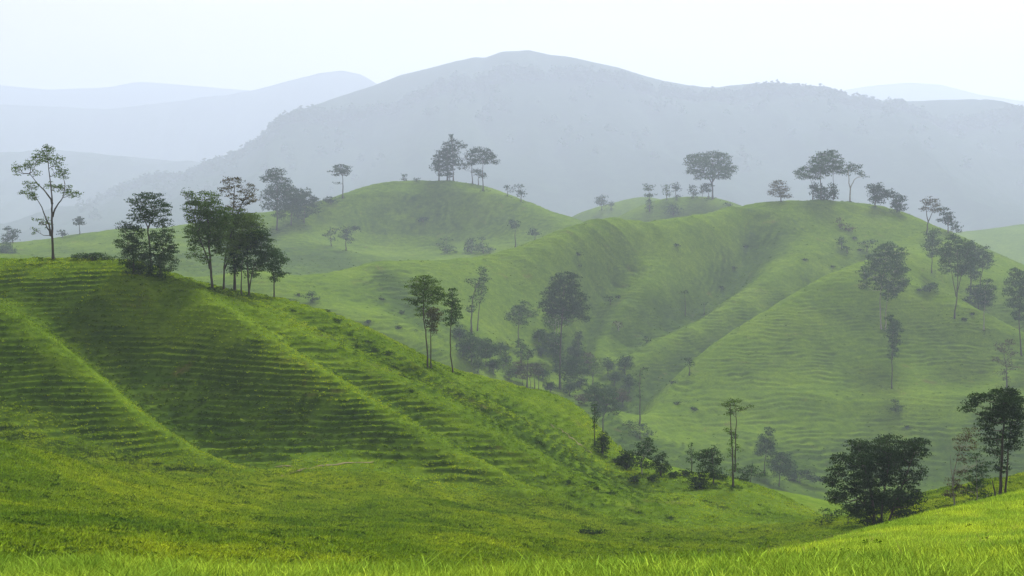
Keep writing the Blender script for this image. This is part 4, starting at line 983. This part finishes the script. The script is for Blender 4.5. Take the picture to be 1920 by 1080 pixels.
# --- trees in the valley
vg = 'trees in the valley'
V_ = (240, 345)
T('broad_tree', 'faint bluish tree with bare stems on the slope above the valley', (884, 624), (270, 345), [(903, 508, 7, 7, .6), (908, 520, 10, 8, .6), (898, 532, 12, 8, .6), (882, 527, 10, 4, .5), (902, 546, 10, 8, .6), (894, 560, 12, 8, .5), (885, 576, 10, 8, .5)], [[(884, 624), (884, 590), (888, 550), (900, 520)], [(895, 620), (898, 580), (905, 540)]], group=vg)
T('broad_tree', 'dark rounded valley tree, left of the many-stemmed clump', (884, 684), V_, [(880, 632, 10, 8), (888, 642, 12, 8), (878, 650, 12, 9), (889, 660, 11, 9), (880, 669, 10, 8)], leaf='leaf_dark', group=vg)
T('multi_stemmed_tree', 'valley tree with a low dome crown on several thin stems', (911, 688), V_, [(906, 640, 10, 6), (917, 643, 10, 6), (901, 651, 10, 7), (914, 655, 13, 8), (924, 654, 7, 6), (905, 664, 10, 6), (918, 666, 9, 6)], [[(911, 688), (911, 670), (910, 650)], [(902, 686), (903, 668), (905, 655)], [(919, 686), (920, 670), (919, 655)], [(897, 683), (898, 670), (901, 655)]], leaf='leaf_dark', group=vg)
T('conical_tree', 'small cone-shaped tree right of the many-stemmed valley tree', (949, 684), V_, [(948, 652, 3, 4), (948, 660, 5, 5), (949, 669, 8, 5), (949, 677, 10, 5)], leaf='leaf_dark', group=vg)
T('shrub', 'pale brush heap at the foot of the small conical valley tree', (944, 692), V_, [(930, 686, 12, 4, .6), (945, 683, 14, 4, .6), (956, 688, 10, 4, .6)], leaf='leaf_pale', cat='shrub')
T('broad_tree', 'hazy tree with a wide crown on a straight trunk left of the tallest valley tree', (972, 650), (280, 345), [(985, 573, 14, 7, .7), (970, 580, 14, 7, .7), (958, 588, 11, 6, .6), (980, 590, 16, 8, .7), (964, 598, 14, 7, .6), (996, 588, 12, 7, .6), (978, 606, 12, 7, .5)], [[(972, 650), (972, 620), (973, 590)]], group=vg)
T('broad_tree', 'tallest dark valley tree with a stacked lumpy crown', (1050, 730), V_,
  [(1060, 517, 18, 6), (1046, 524, 14, 7), (1074, 522, 12, 6), (1058, 534, 22, 8), (1040, 540, 12, 8), (1076, 540, 12, 8), (1050, 550, 20, 8), (1074, 555, 18, 9), (1028, 553, 14, 8), (1092, 560, 9, 8), (1040, 566, 20, 9), (1064, 570, 22, 9), (1086, 576, 16, 9), (1022, 572, 12, 9), (1048, 584, 20, 9), (1074, 588, 20, 9), (1094, 594, 10, 8), (1030, 586, 12, 8)],
  [[(1050, 730), (1050, 680), (1052, 630), (1055, 580), (1058, 535)]], leaf='leaf_black', w=4, group=vg, split=True)
T('broad_tree', 'paler flat-crowned tree in front of the tallest valley tree, white stems', (1042, 664), V_, [(1050, 588, 18, 4), (1034, 594, 13, 5), (1062, 594, 14, 5), (1028, 603, 10, 6), (1048, 602, 16, 6), (1066, 605, 10, 6), (1036, 612, 12, 6)], [[(1040, 664), (1040, 630), (1042, 600)], [(1050, 664), (1050, 635), (1052, 605)], [(1044, 664), (1045, 632), (1048, 604)]], bark='bark_pale', leaf='leaf_mid', group=vg)
T('broad_tree', 'flowering-looking pale-tipped bushy tree beneath the flat-crowned valley tree', (1042, 690), V_, [(1022, 628, 11, 6), (1035, 630, 11, 6), (1049, 632, 9, 8), (1026, 640, 13, 7), (1044, 644, 12, 9), (1030, 652, 12, 8), (1050, 658, 9, 10), (1038, 664, 12, 8)], leaf='leaf_dark', group=vg)
T('broad_tree', 'narrow dark tree right of the bushy one deep in the valley', (1082, 690), V_, [(1084, 628, 6, 6), (1086, 640, 8, 8), (1080, 652, 12, 7), (1086, 664, 12, 8), (1072, 660, 8, 7), (1080, 675, 10, 7)], leaf='leaf_black', group=vg)
T('broad_tree', 'spreading blue-green tree low in the valley on bare stems', (1054, 730), (240, 310), [(1048, 680, 14, 7), (1066, 678, 16, 8), (1084, 682, 14, 8), (1055, 692, 16, 8), (1074, 694, 18, 9), (1092, 694, 10, 7), (1064, 705, 14, 6)], [[(1050, 730), (1051, 712), (1052, 695)], [(1070, 728), (1070, 712), (1072, 695)]], leaf='leaf_dark', group=vg)
T('bare_tree', 'tall thin dark pole-like tree with a small tuft, behind the near slope crest', (988, 730), (196, 300), [(990, 660, 7, 4), (993, 667, 6, 4), (986, 672, 5, 4, .6)], [[(988, 730), (989, 700), (990, 664)]], leaf='leaf_black', w=3, group=vg)
T('multi_stemmed_tree', 'reddish-brown many-trunked tree right behind the near slope crest', (1002, 732), (196, 300), [(974, 684, 10, 6), (968, 694, 10, 7), (984, 694, 12, 7), (1000, 686, 9, 6), (1010, 690, 8, 7), (978, 706, 14, 6), (1004, 700, 10, 6)], [[(1002, 732), (1002, 712), (1000, 692)], [(995, 732), (994, 712), (986, 695)], [(1010, 732), (1010, 714), (1010, 695)], [(981, 730), (980, 714), (975, 698)]], leaf='leaf_brown', group=vg)
T('thin_tree', 'slim tree with a beaded narrow crown behind the reddish valley tree', (977, 690), V_, [(976, 640, 6, 5), (980, 650, 8, 5), (975, 659, 8, 5), (980, 668, 7, 5)], group=vg)
T('broad_tree', 'pale bushes filling the valley floor right of the low blue-green tree', (1112, 732), (240, 320), [(1100, 672, 10, 5, .6), (1116, 676, 12, 6, .6), (1104, 686, 12, 6, .6), (1122, 688, 12, 6, .6), (1112, 699, 14, 6, .6)], leaf='leaf_mid', group=vg)
T('shrub', 'whitish dead shrub on the terraces above the valley', (1160, 618), (300, 360), [(1158, 604, 8, 4, .5), (1163, 609, 7, 3, .4)], leaf='leaf_brown', cat='shrub', bark='bark_pale')
T('thin_tree', 'small crooked sapling beside the terraced spur left edge', (1144, 572), (330, 390), [(1142, 556, 8, 2, .6), (1145, 561, 4, 3, .6)])
T('bare_tree', 'bare pole with a tiny round head on the terraced spur', (1285, 592), (340, 385), [(1284, 547, 4, 3)], [[(1285, 592), (1285, 570), (1284, 548)]], w=1.8)
T('bare_tree', 'short bare dead pole right of the round-headed one on the spur', (1320, 590), (340, 390), [(1320, 569, 2, 2, .3)], [[(1320, 590), (1320, 580), (1320, 568)]], w=1.8)
T('thin_tree', 'small dark sapling on the lower end of the bright spur', (1213, 642), (310, 370), [(1213, 633, 4, 3), (1212, 638, 4, 2)])
T('thin_tree', 'little tree standing in the gully left of the right hill', (1293, 704), (290, 350), [(1291, 673, 4, 3, .6), (1293, 682, 4, 5), (1289, 675, 6, 2, .4)], w=2)
T('broad_tree', 'large two-toned bush tree in the ravine behind the near slope', (1130, 822), (196, 275),
  [(1108, 728, 12, 7), (1124, 724, 14, 7), (1140, 732, 13, 8), (1112, 742, 14, 9), (1132, 744, 16, 9), (1150, 748, 10, 10), (1118, 756, 13, 9), (1138, 760, 16, 10), (1152, 766, 9, 8), (1126, 770, 14, 8)], leaf='leaf_dark', group=vg, split=True)
T('bare_tree', 'thin bare-trunked tree on the edge of the near slope above the round bush', (1115, 836), (156, 200), [(1114, 762, 3, 4), (1116, 772, 4, 4), (1117, 783, 4, 5), (1115, 795, 3, 6, .6)], [[(1115, 836), (1115, 805), (1115, 765)]], w=2.4)
T('round_bush', 'oval dark green bush standing alone on the near slope edge', (1130, 851), (156, 200), [(1130, 816, 7, 7), (1127, 827, 9, 9), (1134, 829, 8, 9), (1130, 840, 9, 9)], leaf='leaf_black', cat='bush', w=3)
T('round_bush', 'round dark bush leftmost of the three where slope and meadow meet', (1174, 882), (150, 210), [(1170, 852, 10, 7), (1180, 854, 8, 8), (1166, 864, 10, 9), (1180, 868, 10, 9), (1172, 875, 11, 6)], leaf='leaf_black', cat='bush', w=3)
T('broad_tree', 'grey-green airy tree between the two dark bushes at the meadow edge', (1203, 890), (150, 215), [(1214, 828, 10, 6, .8), (1204, 836, 11, 7, .7), (1218, 842, 12, 7, .8), (1196, 848, 12, 7, .7), (1208, 856, 14, 8, .8), (1194, 866, 10, 8, .7), (1210, 870, 10, 8, .7)], leaf='leaf_dark', bark='bark_pale', group='trees round the lower meadow')
T('round_bush', 'spiky-topped dark bush with a short trunk at the meadow edge', (1239, 893), (150, 190), [(1232, 858, 7, 6), (1243, 856, 7, 6), (1228, 869, 9, 8), (1242, 869, 10, 8), (1250, 876, 6, 6), (1238, 880, 10, 6)], leaf='leaf_black', cat='bush', w=3.4)
T('bare_tree', 'slim bare tree in the ravine in front of the terraced right hill', (1199, 793), (236, 290), [(1200, 700, 8, 5, .35), (1206, 688, 9, 4, .3), (1196, 715, 5, 6, .4), (1199, 735, 4, 7, .4)], [[(1199, 793), (1200, 755), (1199, 715), (1201, 690)]], w=2.8, group='trees round the lower meadow')
T('shrub', 'scrubby brush in the ravine bottom, left of the terraced face', (1200, 822), (215, 280), [(1178, 794, 14, 6, .5), (1200, 803, 14, 7, .5), (1216, 812, 12, 6, .5), (1186, 810, 12, 6, .5)], leaf='leaf_dark', cat='shrub')
T('round_bush', 'glossy dark bush standing out on the meadow left of the pole tree', (1311, 917), (130, 175), [(1314, 888, 8, 6), (1320, 898, 9, 7), (1308, 899, 9, 7), (1298, 896, 7, 5), (1316, 908, 10, 7), (1302, 908, 8, 5, .8)], leaf='leaf_black', cat='bush')
T('broad_tree', 'dark open-crowned tree beside the pole tree on the meadow', (1337, 908), (130, 178), [(1334, 838, 7, 5, .6), (1322, 848, 12, 6), (1340, 850, 12, 6), (1312, 857, 10, 6), (1330, 862, 16, 8), (1346, 864, 8, 7), (1322, 874, 14, 8, .8), (1340, 878, 10, 7, .8), (1344, 893, 9, 4), (1334, 888, 8, 5)], [[(1337, 908), (1337, 885), (1336, 855), (1334, 840)]], leaf='leaf_dark', group='trees round the lower meadow', w=3, split=True)
T('pole_tree', 'very tall thin ivy-flecked pole tree with a small flat head on the meadow', (1375, 914), (130, 178),
  [(1376, 751, 13, 4, .8), (1366, 760, 10, 4, .8), (1384, 764, 10, 5, .7), (1372, 771, 12, 4, .6), (1366, 806, 5, 6, .7), (1376, 815, 5, 7, .8), (1370, 828, 5, 6, .7), (1380, 838, 4, 6, .6), (1372, 852, 4, 6, .7), (1376, 872, 3, 7, .6), (1374, 890, 3, 6, .5), (1404, 762, 8, 3, .25)],
  [[(1375, 914), (1374, 880), (1373, 845), (1370, 800), (1369, 755)], [(1378, 880), (1379, 840), (1380, 790), (1380, 760)]], w=4, leaf='leaf_mid', bark='bark', split=True, group='trees round the lower meadow')
T('thin_tree', 'small ghostly sapling behind the dark open-crowned tree on the meadow', (1297, 886), (150, 200), [(1297, 832, 3, 4, .4), (1293, 846, 6, 5, .5), (1301, 852, 6, 5, .5), (1296, 862, 8, 5, .5)], group='trees round the lower meadow')
T('broad_tree', 'soft dark upright tree on the slope behind the meadow', (1433, 892), (196, 290), [(1443, 808, 8, 7), (1436, 818, 12, 8), (1446, 828, 8, 9), (1430, 832, 12, 9), (1440, 842, 12, 8), (1424, 846, 9, 7)], [[(1433, 892), (1434, 870), (1438, 835)]], leaf='leaf_dark', group='trees round the lower meadow')
T('broad_tree', 'rounded dark tree beyond the meadow, right of the upright one', (1461, 912), (196, 280), [(1458, 856, 12, 7), (1474, 858, 12, 7), (1450, 868, 12, 8), (1468, 869, 14, 8), (1484, 872, 9, 8), (1458, 880, 14, 8), (1476, 882, 12, 8)], leaf='leaf_dark', group='trees round the lower meadow')
T('shrub', 'dark hedge-like thicket along the valley bottom beyond the meadow', (1500, 905), (196, 280), [(1495, 890, 12, 7), (1510, 888, 11, 8), (1522, 893, 12, 6), (1484, 896, 10, 5), (1540, 896, 10, 5)], cat='shrub', leaf='leaf_black')
T('shrub', 'low grey-green thicket left of the upright tree behind the meadow', (1408, 912), (190, 260), [(1394, 884, 12, 5, .8), (1410, 880, 12, 6, .8), (1424, 886, 12, 5, .8)], cat='shrub', leaf='leaf_dark')
# --- the two big dark trees behind the knoll, right
T('great_dark_tree', 'great wide nearly black tree rising from behind the foreground knoll', (1650, 990), (88, 118),
  [(1618, 838, 20, 7), (1645, 832, 24, 7), (1675, 829, 24, 7), (1705, 831, 24, 7), (1733, 834, 18, 6), (1600, 850, 20, 9), (1628, 852, 26, 10), (1660, 850, 28, 11), (1692, 850, 28, 11), (1722, 848, 20, 9), (1590, 868, 20, 10), (1618, 873, 26, 12), (1652, 873, 28, 13), (1688, 873, 28, 13), (1716, 868, 18, 12, .8), (1580, 888, 18, 9), (1608, 894, 24, 12), (1642, 896, 28, 13), (1678, 896, 26, 13), (1708, 894, 18, 14, .7), (1732, 886, 9, 12, .5), (1566, 908, 14, 10), (1590, 914, 20, 12), (1624, 918, 24, 13), (1660, 920, 26, 14), (1696, 920, 20, 14, .8), (1558, 926, 12, 10), (1576, 932, 12, 9), (1638, 942, 24, 13), (1676, 944, 24, 13), (1708, 942, 18, 12, .7), (1728, 934, 12, 10, .6), (1720, 955, 16, 8, .6), (1652, 962, 26, 10), (1690, 964, 22, 9, .7), (1610, 950, 20, 10), (1668, 978, 30, 8), (1630, 974, 22, 9), (1712, 972, 18, 7, .8), (1590, 944, 14, 9)],
  [[(1640, 990), (1638, 950), (1630, 910), (1620, 870)], [(1652, 990), (1655, 945), (1662, 900), (1670, 850)], [(1662, 990), (1675, 950), (1695, 900), (1712, 850)], [(1645, 990), (1620, 945), (1590, 915)]], leaf='leaf_black', w=7, split=True, leafpx=3.0, group='big dark trees behind the knoll', dens=1.3)
T('broad_dark_tree', 'tall dark reddish-topped tree at the right edge behind the knoll, thick twin trunks', (1878, 945), (84, 110),
  [(1862, 738, 20, 6), (1885, 734, 20, 6), (1905, 738, 16, 6), (1845, 748, 18, 7), (1870, 750, 22, 9), (1895, 750, 22, 9), (1915, 752, 14, 8), (1828, 757, 14, 6), (1808, 764, 12, 4), (1856, 764, 20, 9), (1882, 766, 22, 11), (1904, 768, 16, 10), (1870, 782, 22, 11), (1892, 786, 18, 11), (1846, 778, 14, 8, .7), (1862, 800, 18, 10, .9), (1886, 804, 16, 11), (1910, 775, 12, 7), (1850, 818, 12, 10, .6), (1872, 822, 16, 11, .8), (1892, 826, 12, 12, .8), (1860, 842, 12, 9, .5), (1884, 850, 12, 12, .6), (1866, 872, 8, 10, .5), (1892, 878, 7, 12, .5)],
  [[(1875, 945), (1877, 890), (1879, 840), (1882, 790), (1880, 750)], [(1884, 945), (1887, 890), (1890, 840), (1896, 790)], [(1868, 945), (1865, 920), (1861, 900)]], leaf='leaf_black', w=7, split=True, leafpx=3.0, group='big dark trees behind the knoll', dens=1.3)
T('scraggy_tree', 'thin grey scraggy tree with pale leaning stems between the two big dark trees', (1790, 950), (84, 112),
  [(1800, 818, 14, 7, .45), (1818, 808, 14, 8, .4), (1806, 836, 16, 7, .4), (1824, 834, 12, 8, .35), (1800, 858, 12, 8, .35), (1790, 905, 12, 8, .6), (1806, 890, 14, 9, .5), (1786, 925, 10, 9, .7), (1802, 918, 14, 9, .6)],
  [[(1790, 950), (1787, 915), (1788, 885), (1796, 855), (1803, 840)], [(1788, 905), (1783, 880), (1782, 850)]], bark='bark_pale', leaf='leaf_brown', w=3, split=True, leafpx=2.8)
T('scraggy_tree', 'low tangled grey-green tree with a thin pale pole trunk beside the twin trunks', (1832, 948), (84, 112),
  [(1824, 856, 14, 8, .4), (1840, 866, 14, 8, .45), (1828, 880, 16, 8, .5), (1846, 888, 12, 9, .5), (1824, 902, 16, 9, .6), (1844, 910, 14, 9, .6), (1830, 922, 18, 9, .7), (1850, 928, 12, 8, .7), (1838, 938, 16, 7, .7)],
  [[(1832, 948), (1831, 900), (1831, 850)]], bark='bark_pale', leaf='leaf_dark', w=2.4, split=True, leafpx=2.8)
T('shrub', 'sprawling pale-leaved bush at the left foot of the great dark tree', (1590, 985), (88, 124), [(1580, 950, 14, 6, .6), (1598, 956, 14, 7, .7), (1572, 962, 12, 5, .5), (1612, 966, 12, 6, .7)], leaf='leaf_dark', cat='shrub', leafpx=2.8)
T('shrub', 'small flat shrubs at the meadow end below the knoll edge', (1540, 985), (100, 150), [(1545, 958, 12, 3, .6), (1558, 965, 12, 4, .6), (1548, 974, 12, 4, .6)], leaf='leaf_dark', cat='shrub', leafpx=2.6)
# small shrubs dotting the slopes: nothing tells one from the next
def small_shrubs(spots, rngs, label, group, leaf='leaf_black', size=(3, 5)):
    for bx, by in spots:
        r_ = random.Random(bx * 31 + by)
        w_ = r_.uniform(*size)
        T('shrub', label, (bx, by), rngs, [(bx, by - w_ * 0.5, w_, w_ * 0.55), (bx + r_.uniform(-w_, w_), by - w_ * 0.35, w_ * 0.7, w_ * 0.4)], cat='shrub', leaf=leaf, group=group, w=1.0, leafpx=1.9)
small_shrubs([(548, 584), (612, 585), (634, 602), (655, 628), (690, 642), (702, 655), (728, 662), (740, 690), (758, 706), (604, 622), (668, 650), (770, 735), (860, 742), (905, 770), (938, 800), (1010, 830)], (140, 196),
             'small dark weedy shrub dotting the bright right side of the left hill', 'small shrubs on the bright side of the left hill', 'leaf_dark')
small_shrubs([(1065, 905), (1080, 862), (1106, 905), (1130, 905), (1118, 918), (1158, 895), (1148, 925), (1072, 930), (1170, 985), (1195, 962), (1352, 952), (1322, 940), (1260, 972), (1165, 1020), (1215, 1000), (1390, 1000), (1420, 965)], (95, 178),
             'small dark shrub dotting the lower meadow', 'small shrubs on the lower meadow', 'leaf_dark', (2.5, 5))
T('shrub', 'wide low dark bush lying on the meadow in the lower middle', (1112, 1002), (80, 130), [(1100, 994, 10, 4), (1112, 995, 12, 5), (1126, 998, 9, 4), (1088, 992, 8, 3, .7)], cat='shrub', leaf='leaf_black', w=1.5)
small_shrubs([(716, 562), (752, 587), (690, 605), (748, 614), (560, 556), (1084, 478), (1086, 500), (1160, 560), (1268, 462), (1508, 487), (1396, 462), (1375, 505), (1350, 540), (1262, 718), (1270, 758), (1300, 768), (1560, 500), (1612, 470), (1600, 448), (1808, 600), (1822, 590), (1700, 800)], (236, 470),
             'small dark shrub dotting the hazy middle hills', 'small shrubs on the middle hills')
# understorey of the valley floor: small soft trees that nothing tells apart
for k_, (bx, by) in enumerate([(868, 668), (896, 700), (925, 702), (938, 664), (955, 712), (1015, 668), (1018, 712), (1032, 738), (1068, 742), (1088, 728), (1104, 694), (1092, 758), (1140, 700), (1152, 722), (1168, 760), (1172, 700), (1010, 640), (862, 640), (1180, 735)]):
    r_ = random.Random(bx * 3 + by); w_ = r_.uniform(9, 15); h_ = r_.uniform(16, 30)
    T('small_tree', 'small soft-crowned tree in the thicket on the valley floor', (bx, by), (236, 345),
      [(bx + r_.uniform(-4, 4), by - h_, w_ * .7, h_ * .22), (bx + r_.uniform(-5, 0), by - h_ * .75, w_ * .8, h_ * .25), (bx + r_.uniform(0, 6), by - h_ * .7, w_ * .8, h_ * .25), (bx, by - h_ * .5, w_, h_ * .25)],
      leaf=r_.choice(['leaf_dark', 'leaf_dark', 'leaf_mid', 'leaf_black', 'leaf_brown']), group='small trees in the thicket on the valley floor', dens=0.8)
for k_, (bx, by) in enumerate([(1190, 905), (1222, 902), (1262, 896), (1285, 893), (1352, 900), (1160, 870), (1395, 902)]):
    r_ = random.Random(bx * 3 + by); w_ = r_.uniform(7, 11)
    T('shrub', 'low dark scrub bush along the far edge of the lower meadow', (bx, by), (150, 190), [(bx - 3, by - 6, w_, 5), (bx + 4, by - 9, w_ * .7, 5)], leaf='leaf_black', cat='shrub', group='scrub along the far edge of the lower meadow')

# ---------------------------------------------------------------- bare earth: paths and erosion scars pressed into the turf
def ribbon(name, pts, lo, hi, width, mat='soil'):
    lo, hi = [float(np.interp(q, [0, 190, 238, 314, 370, 396, 466, 600, 5000], [0, 190, 360, 500, 600, 645, 760, 980, 8170])) for q in (lo, hi)]
    P = []
    for bx, by in pts:
        d, x, z, row = foot(bx, by, lo, hi); P.append((x, d))
    P = np.array(P)
    t = np.linspace(0, len(P) - 1, len(P) * 14)
    x = np.interp(t, np.arange(len(P)), P[:, 0]); y = np.interp(t, np.arange(len(P)), P[:, 1])
    dx = np.gradient(x); dy = np.gradient(y); n = np.hypot(dx, dy) + 1e-9
    x = x + fbm(x / 2, y / 2, 2, 201) * width; nx_, ny_ = -dy / n, dx / n
    wv = width * 0.5 * (0.75 + 0.8 * fbm(t * 1.3, t * 0, 2, 203)) * np.sin(np.pi * np.clip(t / t[-1], 0.02, 0.98)) ** 0.4
    vs, fs = [], []
    K = 5
    for i in range(len(t)):
        for j in range(K):
            u = (j / (K - 1) * 2 - 1)
            vs.append((x[i] + nx_[i] * wv[i] * u, y[i] + ny_[i] * wv[i] * u, 0))
    vs = np.array(vs); vs[:, 2] = h_ground(vs[:, 0], vs[:, 1]) + 0.05
    for i in range(len(t) - 1):
        for j in range(K - 1):
            a = i * K + j
            fs.append((a, a + 1, a + K + 1, a + K))
    o = mesh_from_np(name, vs, fs, M[mat], smooth=True); o['kind'] = 'structure'
ribbon("path", [(524, 894), (548, 886), (575, 879), (600, 874), (628, 872), (665, 868), (705, 866)], 96, 150, 0.5)
ribbon("path", [(515, 876), (535, 874), (552, 875)], 96, 150, 0.3)
ribbon("soil_scar", [(1030, 795), (1055, 808), (1080, 828), (1105, 848)], 140, 190, 0.5)
# rank growth round the feet of the trees
ux, uy, us = [], [], []
for x_, y_, w_ in SPOTS:
    n_ = 26
    a_ = rng.uniform(0, 6.28, n_); q_ = np.abs(rng.normal(0, 1, n_)) * (5 * w_ + 0.5)
    ux.append(x_ + q_ * np.cos(a_)); uy.append(y_ + q_ * np.sin(a_)); us.append(rng.uniform(0.7, 1.6, n_) * (0.6 + w_ * 2.2))
ux, uy, us = map(np.concatenate, (ux, uy, us))
scatter("undergrowth", wd, np.stack([ux, uy, h_ground(ux, uy) - 0.04], -1), us, rng.uniform(0, 6.28, len(ux)), "rank dark growth round the feet of the trees", "weeds")
for t in TREES:
    if abs(t[4]) > 4: print("TREE-OFF", t)
print("TREES", len(TREES), "leaf quads", sum(len(o.data.polygons) for o in bpy.data.objects if o.name.startswith("crown")))
